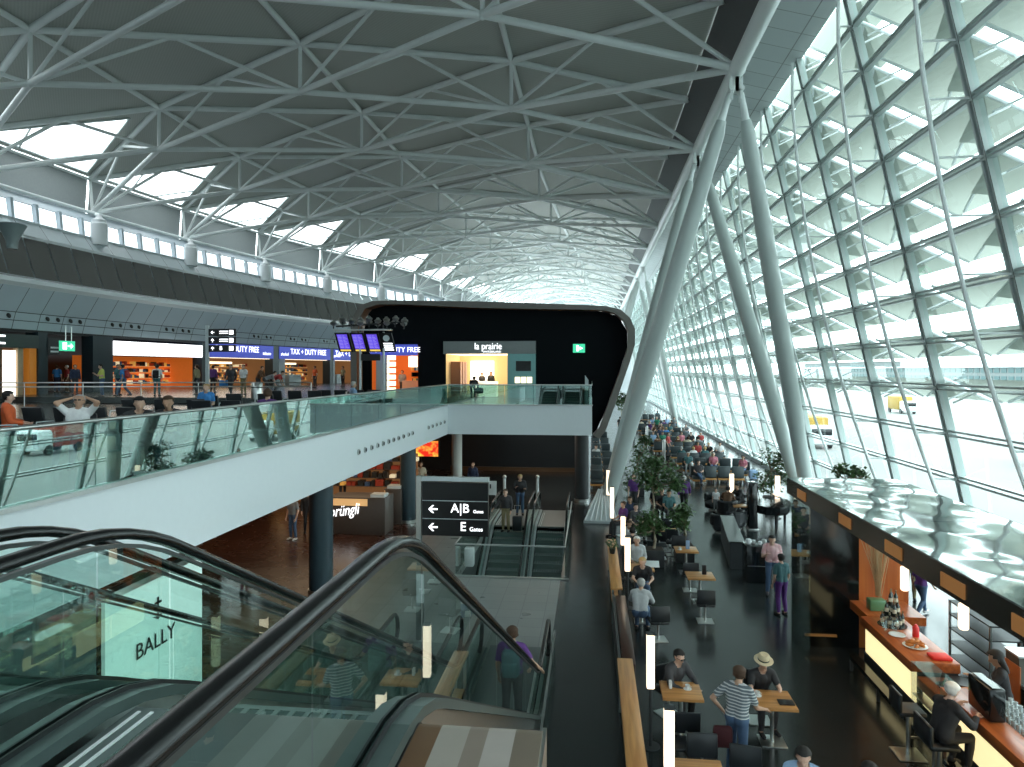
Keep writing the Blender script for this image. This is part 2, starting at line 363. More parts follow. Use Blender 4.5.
for k in range(K0, K1):
    for j in range(4):
        a, b2, c2, d = unode(k, j)+up, unode(k, j+1)+up, unode(k+1, j+1)+up, unode(k+1, j)+up
        dk.add([a, c2, d], [(0, 1, 2)])
        if j < 3: dk.add([a, b2, c2], [(0, 1, 2)])
        else:   # triangle with skylight opening
            g = (a+b2+c2)/3
            A, B, Cc = lerp(a, g, .34), lerp(b2, g, .16), lerp(c2, g, .16)
            dk.add([a, b2, c2, A, B, Cc], [(0, 1, 4, 3), (1, 2, 5, 4), (2, 0, 3, 5)])
            skies.append((A, B, Cc))
ceil = struct('ceiling', dk, M['deck'])
# roof above the deck (keeps the inside dark)
rf = MB()
for k in range(K0, K1):
    for j in range(4):
        if j == 3: continue
        h = Vector((0, 0, .5)); a, b2, c2, d = [unode(k+i_, j+j_)+h for i_, j_ in ((0, 0), (0, 1), (1, 1), (1, 0))]; rf.add([a, b2, c2, d], [(0, 1, 2), (0, 2, 3)])
rf.build('roof_covering', M['fascia_dark'], ceil, None)
for i, (A, B, Cc) in enumerate(skies):
    t = thing('window_%d' % (i+2), None, None, tuple((A+B+Cc)/3), kind='structure')
    MB().add([A, B, Cc], [(0, 1, 2)]).build('pane', M['skyglass'], t, None)
    fr = MB()
    for p, q in ((A, B), (B, Cc), (Cc, A), (lerp(B, Cc, .33), lerp(B, A, .33)), (lerp(B, Cc, .62), lerp(A, Cc, .62))): fr.tube(p-up*.5, q-up*.5, .07, n=6)
    fr.build('frame', M['mull'], t, None)
def truss(k):
    base = node(k, 0)
    t = thing('roof_truss', 'white tubular roof truss spanning the hall, %s row from the camera' % ORD[k-K0], 'roof truss', tuple(base), group='roof trusses')
    for j in range(4):
        a, b2 = node(k, j), node(k, j+1); ua, ub = unode(k, j), unode(k, j+1)
        n_ = 10 if k < 6 else 6
        if j == 3: ub = unode(k, 4)
        MB().tube(a, b2, .15, n=n_).build('bottom_chord', M['steel'], t)
        MB().tube(ua, ub, .17, n=n_).build('top_chord', M['steel'], t)
        if k < K1-1:
            MB().tube(node(k, j), node(k+1, j+1), .15, n=n_).build('diagonal_chord', M['steel'], t)
            MB().tube(unode(k, j), unode(k+1, j+1), .17, n=n_).build('top_diagonal', M['steel'], t)
            if j > 0: MB().tube(unode(k, j), unode(k+1, j), .15, n=n_).build('long_chord', M['steel'], t)
        br = MB()
        mid = (ua+ub)/2
        br.tube(a, mid, .10, n=n_); br.tube(b2, mid, .10, n=n_)
        if k < K1-1:
            md = (unode(k, j)+unode(k+1, j+1))/2; br.tube(a, md, .09, n=n_); br.tube(node(k+1, j+1), md, .09, n=n_)
        br.build('web_brace', M['steel'], t)
    for j in range(1, 5):
        MB().tube(node(k, j), unode(k, j), .10, n=8).build('post', M['steel'], t)
        MB().ball(node(k, j), .2, 10).build('node_joint', M['steel'], t)
for k in range(K0, K1): truss(k)
# edge ring beam along the right side
t = thing('edge_beam', 'long white tubular roof edge beam above the slanted columns, running the length of the hall', 'roof beam', (5.4, 27, 11.3))
MB().tube((5.4, -6, 11.3), (5.4, 155, 11.3), .30, n=16).build('tube', M['steel'], t)
jb = MB()
for k in range(K0, K1): jb.ball(node(k, 0), .34, 10)
jb.build('joint_sleeve', M['steel'], t)
st_ = MB(); st_.quad((4.85, -10, 14.0), (4.85, 155, 14.0), (5.9, 155, 12.0), (5.9, -10, 12.0)); struct('trim_1', st_, M['fascia_dark'])
M['soff'] = tiles('pale_soffit_panels', (.58, .64, .65), (.62, .68, .69), (.25, .28, .28), 2.4, 1.2, .4, .02)
st_ = MB(); st_.quad((5.9, -10, 12.0), (5.9, 155, 12.0), (7.7, 155, 11.5), (7.7, -10, 11.5)); struct('trim_2', st_, M['soff'])
# ================================================================ SLANTED COLUMNS
def leg(top, foot, label, r=.30):
    top, foot = Vector(top), Vector(foot); d = (foot-top).normalized()
    t = thing('slanted_column', label, 'column', tuple(foot))
    a = top+d*1.9; mb = MB(); L = (foot-a).length
    pts = [a, a+d*.5, a+d*L*.25, a+d*L*.6, foot]
    mb.path(pts, [r*.62, r*.9, r*1.12, r*1.18, r*.95], 20); mb.build('shaft', M['colsteel'], t)
    mb = MB(); mb.tube(top+d*.9, a+d*.1, .10, .15, 12); e = Vector((0, 1, 0))
    for s2 in (-1, 1): mb.box(top+d*.75+e*s2*.16, (.10, .05, .9))
    mb.build('fork_end', M['steel'], t)
    mb = MB(); mb.box(top+Vector((0, 0, -.45)), (.12, .10, .8)); mb.tube(top+d*.8-e*.3, top+d*.8+e*.3, .09, n=12); mb.build('hanger_pin', M['steel'], t)
    MB().lathe(foot, [(r*1.3, -.0), (r*1.25, .25), (r*.95, .45)], 20).build('foot_sleeve', M['colsteel'], t)
names = ['nearest', 'second', 'third', 'fourth']
for g_, (ka, ya) in enumerate([(1, 32.0), (6, 80.5), (11, 129)]):
    for q, (k, side) in enumerate([(ka, 'inner'), (ka+1, 'inner'), (ka, 'outer'), (ka+1, 'outer')]):
        tp = node(k, 0); top = (tp.x, tp.y, 11.3)
        wh = 'near' if k == ka else 'far'
        ft = (.55, ya+(-.25 if k == ka else .35), LOW) if side == 'inner' else (9.46, ya+(-.4 if k == ka else .4), LOW)
        leg(top, ft, 'pale slanted steel column, %s leg of the %s %s' % (wh, names[g_], 'V on the hall side' if side == 'inner' else 'V against the glass wall'))
# fluted base of the nearest inner pair
t = thing('column_base', 'flared ribbed light base where the nearest inner slanted columns meet the floor', 'column base', (.4, 31, LOW))
mb = MB(); mb.prism([(-.35, 29.4), (1.1, 29.4), (.95, 33.2), (.2, 33.2)], LOW, LOW+.1, 'Z'); mb.build('plinth', M['palegrey'], t, None)
mb = MB()
for i in range(7): x = -.3+i*.22; mb.tube((x, 29.45, LOW+.1), (.5+(x-.4)*.3, 31.9, LOW+1.0), .035, n=6)
mb.build('rib', M['white'], t)
mb = MB().add([(-.3, 29.45, LOW+.1), (1.05, 29.45, LOW+.1), (.75, 31.9, LOW+1.0), (.28, 31.9, LOW+1.0), (-.1, 33.0, LOW+.1), (.95, 33.0, LOW+.1)], [(0, 1, 2, 3), (0, 3, 4), (1, 5, 2), (3, 2, 5, 4)]); mb.build('cladding', M['palegrey'], t, None)
# ================================================================ LEFT WALL
wl = thing('wall_left', None, None, (-32, 40, UP), kind='structure')
PY = [2+1.76*i for i in range(0, 62)]
def band(y0, y1, a, b_):   # a,b_: (outset towards the hall, z)
    return [(-W(y0)+a[0], y0, a[1]), (-W(y1)+a[0], y1, a[1]), (-W(y1)+b_[0], y1, b_[1]), (-W(y0)+b_[0], y0, b_[1])]
def strip(name, a, b_, mat, gap=.03, mi=None):
    mb = MB()
    for y0, y1 in zip(PY[:-1], PY[1:]): mb.quad(*band(y0+gap, y1-gap, a, b_))
    return mb.build(name, mat, wl, None)
def sheet(name, a, b_, mat):
    mb = MB()
    for y0, y1 in zip(PY[:-1], PY[1:]): mb.quad(*band(y0, y1, a, b_))
    return mb.build(name, mat, wl, None)
sheet('seam_backing', (-.06, 2.3), (.18, 3.2), M['charcoal']); sheet('seam_backing', (.18, 3.2), (1.02, 4.55), M['charcoal'])
strip('soffit_panel', (0, 2.3), (.12, 2.75), M['bluegrey'], .02); strip('soffit_panel', (.13, 2.79), (.25, 3.2), M['bluegrey'], .02)
strip('soffit_panel', (.27, 3.24), (1.1, 4.55), M['bluegrey'], .02)
sheet('ledge', (1.1, 4.55), (1.35, 4.75), M['white']); sheet('ledge', (1.35, 4.75), (1.35, 5.0), M['white']); sheet('ledge', (1.35, 5.0), (1.0, 5.05), M['palegrey'])
M['louver'] = pbr('dark_grille', (.085, .085, .078), .6, vary=.25, scale=60)
sheet('grille_back', (1.35, 5.08), (.6, 7.35), M['palegrey']); strip('grille_panel', (1.42, 5.1), (.66, 7.35), M['louver'], .05)
sheet('trim_ledge', (.7, 7.35), (.75, 7.5), M['white']); strip('upper_panel', (.75, 7.5), (.15, 8.35), M['palegrey'], .02)
sheet('sill_line', (.15, 8.35), (.25, 8.45), M['white'])
# clerestory
M['clere'] = pbr('clerestory_daylight_glass', (.8, .9, .95), .2, emis=(.85, .95, 1), estr=1.15)  # panes emit; the daylight is put into the glass itself
strip('window_pane', (-.1, 8.45), (-.25, 9.5), M['clere'], .12)
mb = MB()
for y in PY:
    mb.add([(-W(y)-.1, y-.1, 8.4), (-W(y)-.1, y+.1, 8.4), (-W(y)+.12, y+.1, 8.4), (-W(y)+.12, y-.1, 8.4), (-W(y)-.25, y-.1, 9.6), (-W(y)-.25, y+.1, 9.6), (-W(y), y+.1, 9.6), (-W(y), y-.1, 9.6)], [(0, 1, 5, 4), (1, 2, 6, 5), (2, 3, 7, 6), (3, 0, 4, 7)])
mb.build('window_post', M['bluegrey'], wl, None)
sheet('head_panel', (-.1, 9.5), (-.9, 10.2), M['bluegrey']); mb = MB(); mb.path([(-W(y)-.75, y, 10.3) for y in PY], .12, 8); mb.build('head_pipe', M['steel'], wl)
# grey panel up to the deck edge
mb = MB()
for k in range(K0, K1-1):
    a, b2 = node(k, 4), node(k+1, 4); ua, ub = unode(k, 4), unode(k+1, 4)
    mb.quad(a+Vector((-.5, .1, -.5)), b2+Vector((-.5, -.1, -.5)), ub+Vector((-.1, -.1, .1)), ua+Vector((-.1, .1, .1)))
mb.build('gable_panel', pbr('gable_grey', (.27, .30, .30), .5), wl, None)
mb = MB()
for k in range(K0, K1-1): mb.tube(unode(k, 4), unode(k+1, 4), .09, n=6)
mb.build('eaves_tube', M['steel'], wl)
for k in range(K0+1, K1-3):   # drums carrying the truss ends
    a = node(k, 4); xr_ = a.x*c_+a.y*s_; zr_ = -a.x*s_+a.y*c_
    if zr_ < 5: continue
    wp = wall_at(512+F*xr_/zr_); bx_, by_ = wp.x+.45, wp.y
    t = thing('truss_bearing', 'round white bearing drum carrying the %s roof truss end on the left wall' % ORD[k-K0-1], 'bearing', (bx_, by_, 8.0), group='truss bearings')
    MB().lathe((bx_, by_, 8.0), [(.5, 0), (.5, 1.35), (.42, 1.42), (.42, 1.6), (.2, 1.75), (.12, 1.95)], 16).build('drum', M['white'], t)
    MB().tube((bx_, by_, 9.85), a, .14, n=8).build('strut', M['steel'], t)
# spotlights set in the soffit panels
mb0 = None; cnt = 0
for i in range(6, 46):
    y = (PY[i]+PY[i+1])/2
    if i % 3 == 1: continue
    for dy in (-.4, .4):
        x = -W(y)+.33; z = 2.98
        if mb0 is None:
            mb0 = MB().lathe((0, 0, 0), [(.12, 0), (.15, .04), (.11, .08), (.05, .1)], 12).mesh('spotlight_can', (M['black'],), smooth=40)
        cnt += 1
        if cnt > 46: break
        o = bpy.data.objects.new('spotlight', mb0); C.objects.link(o); o.location = (x-.1, y+dy, z); o.rotation_euler = (0, math.radians(75), 0)
        tag(o, 'small round black spotlight set into the blue-grey panels over the shops', 'spotlight', 'spotlights over the shopfronts')
# end walls of the hall and outer closures
struct('wall_end', MB().bb(-45, 13, 156, 156.3, -7, 18), M['palegrey'])
struct('wall_back', MB().bb(-45, 13, -8.3, -8, -7, 18), M['palegrey'])
struct('wall_outer', MB().bb(-42.3, -42, -8, 156, -7, 13), M['charcoal'])
# ================================================================ BALCONY
bal = thing('balcony_front', 'long white balcony front with a glass parapet, turning right at the far corner', 'balcony', (-6.85, 16, -1.7))
mb = MB(); mb.bb(-7.2, -6.85, -6, 32.9, -3.06, -1.68); mb.bb(-6.85, .0, 32.9, 33.15, -3.06, -1.68); mb.bb(-.25, 0, 33.15, 43.9, -3.06, -1.68)
mb.build('fascia', M['fascia'], bal, None)
mb = MB(); mb.bb(-33, -7.2, -6, 60, -3.0, -2.2); mb.bb(-7.2, -.25, 33.15, 43.9, -3.0, -2.2); mb.build('underside', M['charcoal'], bal, None)
mb = MB(); mb.bb(-6.95, -6.79, -6, 32.85, -1.68, -1.62); mb.bb(-6.9, .04, 32.82, 32.95, -1.68, -1.62); mb.build('glass_channel', M['brush'], bal, None)
y = -4.0
while y < 32.5:
    MB().bb(-6.87, -6.85, y+.012, min(y+2.6, 32.85)-.012, -1.64, -.72).build('glass_panel', M['glassrail'], bal, None); y += 2.6
for i in range(5): MB().bb(-6.85+i*1.37+.01, -6.85+(i+1)*1.37-.01, 32.86, 32.88, -1.64, -.72).build('glass_panel', M['glassrail'], bal, None)
MB().path([(-6.86, -5, -.7), (-6.86, 32.85, -.7), (0, 32.87, -.7), (0, 43.8, -.7)], .028, 10).build('handrail', M['brush'], bal)
def downlights(ys_, nm):
    for y in ys_:
        o = MB().tube((-6.9, y, -2.42), (-6.80, y, -2.42), .085, n=14).build('spot_ring', M['brush'], bal)
        MB().tube((-6.81, y, -2.42), (-6.785, y, -2.42), .055, n=12).build('lens', M['charcoal'], o)
def ypix(px): return P(px, 430, X=-6.85).y
downlights([ypix(p) for p in (358, 364.5, 371, 377, 382.5, 388, 393, 398, 403, 408, 412)], 0)
downlights([ypix(p) for p in (428, 432, 436, 440, 444)], 1)
# second railing further into the upper floor
t = thing('glass_railing', 'glass railing with steel top rail behind the waiting seats on the upper floor', 'railing', (-23, 30, UP))
for zz in (-.62, -.82): MB().tube((-30, 30.5, zz), (-13.9, 33.5, zz), .03, n=8).build('rail', M['brush'], t)
for i in range(7):
    a = Vector((-30, 30.5, 0)).lerp(Vector((-13.9, 33.5, 0)), i/6); MB().tube((a.x, a.y, UP), (a.x, a.y, -.62), .025, n=6).build('post', M['brush'], t)
    if i < 6:
        b2 = Vector((-30, 30.5, 0)).lerp(Vector((-13.9, 33.5, 0)), (i+1)/6); MB().quad((a.x, a.y, UP+.08), (b2.x, b2.y, UP+.08), (b2.x, b2.y, -.85), (a.x, a.y, -.85)).build('glass_panel', M['glassclear'], t, None)
# round columns under the balcony
for lab, x, y, r, m in [('slate blue round column under the white balcony, nearest the escalators', -7.75, 19.4, .34, 'colteal'), ('slate blue round column behind the direction sign', -7.7, 28.8, .33, 'colteal'),
                        ('grey round column at the inner corner of the balcony', -7.3, 37.5, .28, 'colsteel'), ('dark round column below the right end of the balcony', -.5, 34.4, .34, 'charcoal')]:
    t = thing('round_column', lab, 'column', (x, y, LOW))
    MB().tube((x, y, LOW), (x, y, -3.06), r, n=24).build('shaft', M[m], t); MB().tube((x, y, LOW), (x, y, LOW+.12), r+.03, n=24).build('base_ring', M['brush'], t)
# ================================================================ BLACK BOX BUILDING WITH ROUNDED FRAME
BY = 44.0
outl_px = [(360, 470), (357, 420), (356, 340), (359, 318), (365, 307), (378, 302.5), (400, 302), (480, 303), (560, 305.5), (606, 307.5), (620, 311), (629, 319), (634, 330), (634, 345), (629, 362), (616, 400), (605, 430), (599, 437)]
outl = [P(x, y, Y=BY) for x, y in outl_px]
cen = P(500, 380, Y=BY)
box = thing('wall_blackbox', None, None, (cen.x, BY, LOW), kind='structure')
def inset(v, d): 
    e = Vector((cen.x-v.x, 0, cen.z-v.z)); return v+e.normalized()*d
zb = P(599, 437, Y=BY).z
inn = [inset(v, .42) for v in outl]
mb = MB(); nn = len(outl)
for i in range(nn-1):
    a, b2 = outl[i], outl[i+1]; c2, d = inn[i], inn[i+1]; e = Vector((0, -1.1, 0)); bk = Vector((0, 26, 0))
    mb.quad(a+e, b2+e, d+e, c2+e)              # front edge
    mb.quad(a+e, b2+e, b2+bk, a+bk)            # outside skin
mb.build('frame_skin', pbr('bronze_grey_skin', (.16, .15, .135), .35, .3), box, 30)
mb = MB()
for i in range(nn-1):
    e = Vector((0, -1.1, 0)); mb.quad(inn[i]+e, inn[i+1]+e, inn[i+1]+Vector((0, .3, 0)), inn[i]+Vector((0, .3, 0)))
mb.build('wood_lining', wood('brown_lining', (.16, .065, .025), (.24, .10, .04), 1), box, None)
# black front: polygon with openings handled by building pieces
lp0, lp1 = P(446, 405, Y=BY).x, P(508, 405, Y=BY).x
dz0, dz1 = P(372, 405, Y=BY).x, P(418, 405, Y=BY).x
ztop_lp = P(450, 354, Y=BY).z; ztop_d = P(400, 345, Y=BY).z
def box_outline_at(x):   # top z of inner outline at x
    best = None
    for i in range(nn-1):
        a, b2 = inn[i], inn[i+1]
        if min(a.x, b2.x) <= x <= max(a.x, b2.x) and abs(a.x-b2.x) > 1e-6:
            z = a.z+(b2.z-a.z)*(x-a.x)/(b2.x-a.x)
            if best is None or z > best: best = z
    return best if best is not None else 0
xl = min(v.x for v in inn); xr = max(v.x for v in inn)
def low_at(x):
    z = None
    for i in range(12, nn-1):
        a, b2 = inn[i], inn[i+1]
        if min(a.x, b2.x) <= x <= max(a.x, b2.x): z = a.z+(b2.z-a.z)*(x-a.x)/(b2.x-a.x+1e-9)
    return z if z is not None else -4.1
mb = MB(); xs = sorted(set([xl+.02, dz0, dz1, lp0, lp1, xr-.02]+[xl+.05+(xr-xl-.1)*i/46 for i in range(47)]))
for x0, x1 in zip(xs[:-1], xs[1:]):
    xm = (x0+x1)/2
    lo0, lo1 = low_at(x0), low_at(x1)
    if dz0 < xm < dz1: lo0 = lo1 = ztop_d
    if lp0 < xm < lp1: lo0 = lo1 = ztop_lp
    t0, t1 = box_outline_at(x0), box_outline_at(x1)
    if t0 > lo0 or t1 > lo1: mb.quad((x0, BY, lo0), (x1, BY, lo1), (x1, BY, max(t1, lo1)), (x0, BY, max(t0, lo0)))
    if (dz0 < xm < dz1) or (lp0 < xm < lp1): mb.quad((x0, BY, -4.1), (x1, BY, -4.1), (x1, BY, UP), (x0, BY, UP))
M['void'] = pbr('near_black_wall', (.004, .006, .008), .6, spec=.08)
mb.build('black_front', M['void'], box, None)
mb = MB(); mb.bb(-16.5, -.6, 44.1, 44.3, LOW, -3.0); mb.build('lower_wall', pbr('dark_lower_wall', (.012, .014, .016), .3), box, None)
MB().bb(-9, -.6, 44.05, 44.1, LOW, LOW+.25).build('skirting', pbr('bronze_skirting', (.15, .08, .04), .3, .5), box, None)
# dark room boxes behind the openings
def room(x0, x1, y0, y1, z0, z1, wall, fl, ceil_m, par):
    t = MB(); t.quad((x0, y0, z0), (x0, y1, z0), (x0, y1, z1), (x0, y0, z1)); t.quad((x1, y0, z0), (x1, y1, z0), (x1, y1, z1), (x1, y0, z1)); t.quad((x0, y1, z0), (x1, y1, z0), (x1, y1, z1), (x0, y1, z1))
    t.build('interior_wall', wall, par, None); MB().quad((x0, y0, z0+.01), (x1, y0, z0+.01), (x1, y1, z0+.01), (x0, y1, z0+.01)).build('interior_floor', fl, par, None)
    MB().quad((x0, y0, z1), (x1, y0, z1), (x1, y1, z1), (x0, y1, z1)).build('interior_ceiling', ceil_m, par, None)
M['warmwall'] = pbr('warm_cream_wall', (.62, .48, .26), .6, emis=(1, .72, .35), estr=.12); M['warmfloor'] = pbr('warm_floor', (.35, .26, .16), .25)  # cream wall emits faintly, warm shop light put into its colour
lx1 = P(536, 400, Y=BY).x
lp = thing('cosmetics_shop', 'small pale cosmetics boutique with grey header and warm lit interior in the black wall', 'shop', ((lp0+lx1)/2, BY, UP))
room(lp0, lp1, BY, BY+5, UP, ztop_lp, M['warmwall'], M['warmfloor'], M['warmlit'], lp)
hz = P(460, 341.5, Y=BY).z
M['lpgrey'] = pbr('shop_header_grey', (.24, .27, .27), .4); M['tealglass'] = pbr('teal_backpainted_glass', (.10, .24, .24), .15, emis=(.12, .3, .3), estr=.18)
MB().bb(lp0-.1, lx1, BY-.35, BY-.02, ztop_lp, hz).build('header', M['lpgrey'], lp, None)
MB().bb(lp1, lx1, BY-.3, BY-.05, UP, ztop_lp).build('side_panel', M['tealglass'], lp, None)
a = P(516, 361, Y=BY-.3); b2 = P(531, 371, Y=BY-.3); MB().bb(a.x, b2.x, BY-.34, BY-.3, b2.z, a.z).build('screen', M['blackgloss'], lp, None)
for q in range(3):
    a = P(515+q*6, 377, Y=BY-.3); b2 = P(520+q*6, 383, Y=BY-.3); MB().bb(a.x, b2.x, BY-.34, BY-.3, b2.z, a.z).build('lit_square', M['warmlit'], lp, None)
text('lettering', 'la prairie', .60, M['whitelit'], P(488, 346.4, Y=BY-.37), (PI/2, 0, 0), lp, xs=.82)
text('lettering', 'SWITZERLAND', .17, M['whitelit'], P(492, 351.8, Y=BY-.37), (PI/2, 0, 0), lp)
a = P(471, 361, Y=BY+4.9); b2 = P(494, 386, Y=BY+4.9); MB().bb(a.x, b2.x, BY+4.8, BY+4.9, b2.z-.5, a.z).build('lit_backdrop', emit('bright_backdrop', (1, .93, .78), 2.0), lp, None)
a = P(476, 389, Y=BY+1); b2 = P(497, 402, Y=BY+1); MB().rbox(((a.x+b2.x)/2, BY+1.2, UP+.5), (b2.x-a.x, .8, 1.0), .05).build('counter', emit('glowing_counter', (1, .9, .7), .9), lp)
for q in range(3):
    MB().bb(lp0+.1, lp0+.75, BY+1+q*.9, BY+1.6+q*.9, UP+.2, UP+.2+2.1).build('display_shelf', pbr('shelf_brown%d' % q, (.2, .09, .05), .5), lp, None)
# pipes, exit sign and door marks on the black wall
t = thing('exit_sign', 'green exit sign with white pictogram on the black wall, right of the boutique', 'sign', tuple(P(578, 348, Y=BY-.1)))
a = P(573, 344, Y=BY-.1); b2 = P(585, 352.6, Y=BY-.1)
M['exitgreen'] = emit('exit_green', (.05, .55, .30), .9)
MB().bb(a.x, b2.x, BY-.16, BY-.04, b2.z, a.z).build('lightbox', M['exitgreen'], t, None)
mb = MB(); cx, cz = (a.x+b2.x)/2, (a.z+b2.z)/2; mb.bb(cx-.16, cx-.02, BY-.18, BY-.165, cz-.18, cz+.18); mb.box((cx+.12, BY-.17, cz), (.22, .015, .06)); mb.prism([(cx+.05, cz-.12), (cx+.2, cz), (cx+.05, cz+.12)], BY-.18, BY-.165, 'Y')
mb.build('pictogram', M['whitelit'], t, None)
t = thing('standing_sign', 'narrow upright white sign standing at the right end of the balcony', 'sign', tuple(P(586.5, 400, Y=34)))
a = P(585, 375, Y=34.2); b2 = P(588.5, 403, Y=34.2); MB().add([(a.x, 34.2, UP), (b2.x, 34.2, UP), (b2.x, 34.2, a.z-.25), (a.x, 34.2, a.z), (a.x, 34.25, UP), (b2.x, 34.25, UP), (b2.x, 34.25, a.z-.25), (a.x, 34.25, a.z)], [(0, 1, 2, 3), (4, 5, 6, 7), (0, 1, 5, 4), (1, 2, 6, 5), (2, 3, 7, 6), (3, 0, 4, 7)]).build('blade', M['palegrey'], t, None)
MB().box(((a.x+b2.x)/2, 34.22, UP+.02), (.3, .3, .04)).build('foot', M['brush'], t, None)
# ================================================================ LEFT SHOPFRONTS
def goods(mb, a, u, nrm, w_, z0, z1, dep, cols, rng, step=.28):
    pass
def shopfront(px0, px1, label, sign_m, inner_m, sign_z=(1.2, 2.2), depth=3.2, back=None, shelves=True, nm='shop'):
    a, b2 = wall_at(px0), wall_at(px1); u = (b2-a); L = u.length; u = u.normalized(); nv = Vector((u.y, -u.x, 0)); 
    if nv.x < 0: nv = -nv          # towards the hall
    mid = (a+b2)/2
    t = thing(nm, label, 'shop', (mid.x, mid.y, UP))
    def q(s0, s1, d0, d1, z0, z1):
        p0 = a+u*s0; p1 = a+u*s1
        vs = [p0-nv*d0, p1-nv*d0, p1-nv*d1, p0-nv*d1]; vs = [(v.x, v.y, z) for z in (z0, z1) for v in vs]
        return vs, [(0, 1, 2, 3), (4, 5, 6, 7), (0, 1, 5, 4), (1, 2, 6, 5), (2, 3, 7, 6), (3, 0, 4, 7)]
    if sign_m is not None: MB().add(*q(0, L, -.05, .35, sign_z[0], sign_z[1])).build('sign_panel', sign_m, t, None)
    p0, p1 = a, b2; z1 = sign_z[0]
    mb = MB(); w0, w1 = a-nv*depth, b2-nv*depth
    mb.quad((w0.x, w0.y, UP), (w1.x, w1.y, UP), (w1.x, w1.y, z1), (w0.x, w0.y, z1)); mb.quad((a.x, a.y, UP), (w0.x, w0.y, UP), (w0.x, w0.y, z1), (a.x, a.y, z1)); mb.quad((b2.x, b2.y, UP), (w1.x, w1.y, UP), (w1.x, w1.y, z1), (b2.x, b2.y, z1))
    mb.build('interior_wall', inner_m, t, None)
    mb = MB().quad((a.x, a.y, z1), (b2.x, b2.y, z1), (w1.x, w1.y, z1), (w0.x, w0.y, z1)); mb.build('interior_ceiling', M['charcoal'], t, None)
    if shelves:
        rng = random.Random(int(px0*10)); k = max(2, int(L/2.0))
        for i in range(k):
            s0 = L*i/k+.15; s1 = L*(i+1)/k-.15; d = depth-.5
            MB().add(*q(s0, s1, d, depth-.05, UP, UP+.25)).build('shelf_unit', M['shelf'], t, None)
            sh = MB(); gd = [MB() for _ in GOODS]
            for zz in (UP+.7, UP+1.15, UP+1.6, UP+2.05):
                sh.add(*q(s0, s1, d, depth-.05, zz-.03, zz))
                s = s0+.05
                while s < s1-.15:
                    w_ = rng.uniform(.1, .3); h = rng.uniform(.12, .34); gd[rng.randrange(len(GOODS))].add(*q(s, s+w_, d+.05, depth-.1, zz, zz+h)); s += w_+rng.uniform(.02, .12)
            sh.build('shelf', M['shelflit'], t, None)
            for g_, mm in zip(gd, GOODS):
                if g_.v: g_.build('merchandise', mm, t, None)['kind'] = 'stuff'
    return t, a, b2, u, nv, q
M['shelf'] = pbr('shelf_wood', (.30, .10, .03), .5); M['shelflit'] = pbr('lit_shelf', (.8, .45, .2), .5, emis=(1, .6, .25), estr=.35)
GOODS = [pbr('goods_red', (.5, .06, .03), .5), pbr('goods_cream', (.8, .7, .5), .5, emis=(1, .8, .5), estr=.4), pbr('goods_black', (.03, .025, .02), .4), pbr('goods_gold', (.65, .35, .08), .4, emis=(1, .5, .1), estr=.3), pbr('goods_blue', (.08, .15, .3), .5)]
M['orange'] = pbr('orange_interior', (.75, .18, .03), .5, emis=(1, .23, .03), estr=.2)  # interior walls glow; shop lighting is put into the orange
M['browni'] = pbr('brown_interior', (.20, .10, .05), .6, emis=(.8, .35, .12), estr=.12)  # slight emission puts warm shop lighting into the brown
M['darki'] = pbr('dark_interior', (.02, .02, .02), .6)
M['bluesign'] = emit('duty_free_blue', (.05, .07, .38), .75)
M['orangepanel'] = pbr('orange_panel', (.55, .2, .03), .4, emis=(1, .35, .04), estr=.12)
# back wall between the shops (dark teal cladding), header gap above signs
mb = MB()
for y0, y1 in zip(PY[:-1], PY[1:]):
    mb.quad((-W(y0)-.3, y0, 2.15), (-W(y1)-.3, y1, 2.15), (-W(y1)-.3, y1, 2.5), (-W(y0)-.3, y0, 2.5)); mb.quad((-W(y0)-5, y0, UP), (-W(y1)-5, y1, UP), (-W(y1)-5, y1, 2.5), (-W(y0)-5, y0, 2.5)); mb.quad((-W(y0)-5, y0, 2.4), (-W(y1)-5, y1, 2.4), (-W(y1)-.2, y1, 2.4), (-W(y0)-.2, y0, 2.4))
mb.build('lower_backing', M['black'], wl, None)
def pier(px0, px1, z1=2.2, mat='tealdark'):
    a, b2 = wall_at(px0), wall_at(px1); MB().add([(a.x, a.y, UP), (b2.x, b2.y, UP), (b2.x-.8, b2.y, UP), (a.x-.8, a.y, UP), (a.x, a.y, z1), (b2.x, b2.y, z1), (b2.x-.8, b2.y, z1), (a.x-.8, a.y, z1)], [(0, 1, 5, 4), (1, 2, 6, 5), (3, 0, 4, 7), (4, 5, 6, 7)]).build('pier', M[mat], wl, None)
for p0, p1 in [(38, 48), (93, 113), (202, 208), (273, 279), (330, 333.5)]: pier(p0, p1)
M['tealsign'] = pbr('dark_green_header', (.035, .05, .05), .4)
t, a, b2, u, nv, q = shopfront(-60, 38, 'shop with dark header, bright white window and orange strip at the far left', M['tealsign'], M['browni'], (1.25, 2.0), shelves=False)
Ls = (b2-a).length
def at_px(px): return (wall_at(px)-a).length
MB().add(*q(at_px(8), at_px(20.5), .3, .5, UP, 1.1)).build('lit_window', emit('display_window', (1, .95, .85), 1.5), t, None)
MB().add(*q(at_px(22.5), at_px(28), .3, .6, UP, 1.25)).build('cream_panel', pbr('cream_panel', (.55, .42, .28), .5), t, None)
MB().add(*q(at_px(31), at_px(38), .1, .5, UP, 1.25)).build('orange_panel', M['orangepanel'], t, None)
MB().add(*q(at_px(-40), at_px(7), .3, .5, UP, 1.2)).build('brown_panel', pbr('brown_panel', (.22, .12, .06), .5), t, None)
mb = MB()
for zz in (1.42, 1.82): mb.add(*q(at_px(-5), at_px(4), -.08, -.05, zz, zz+.1))
mb.build('sign_bar', M['whitelit'], t, None)
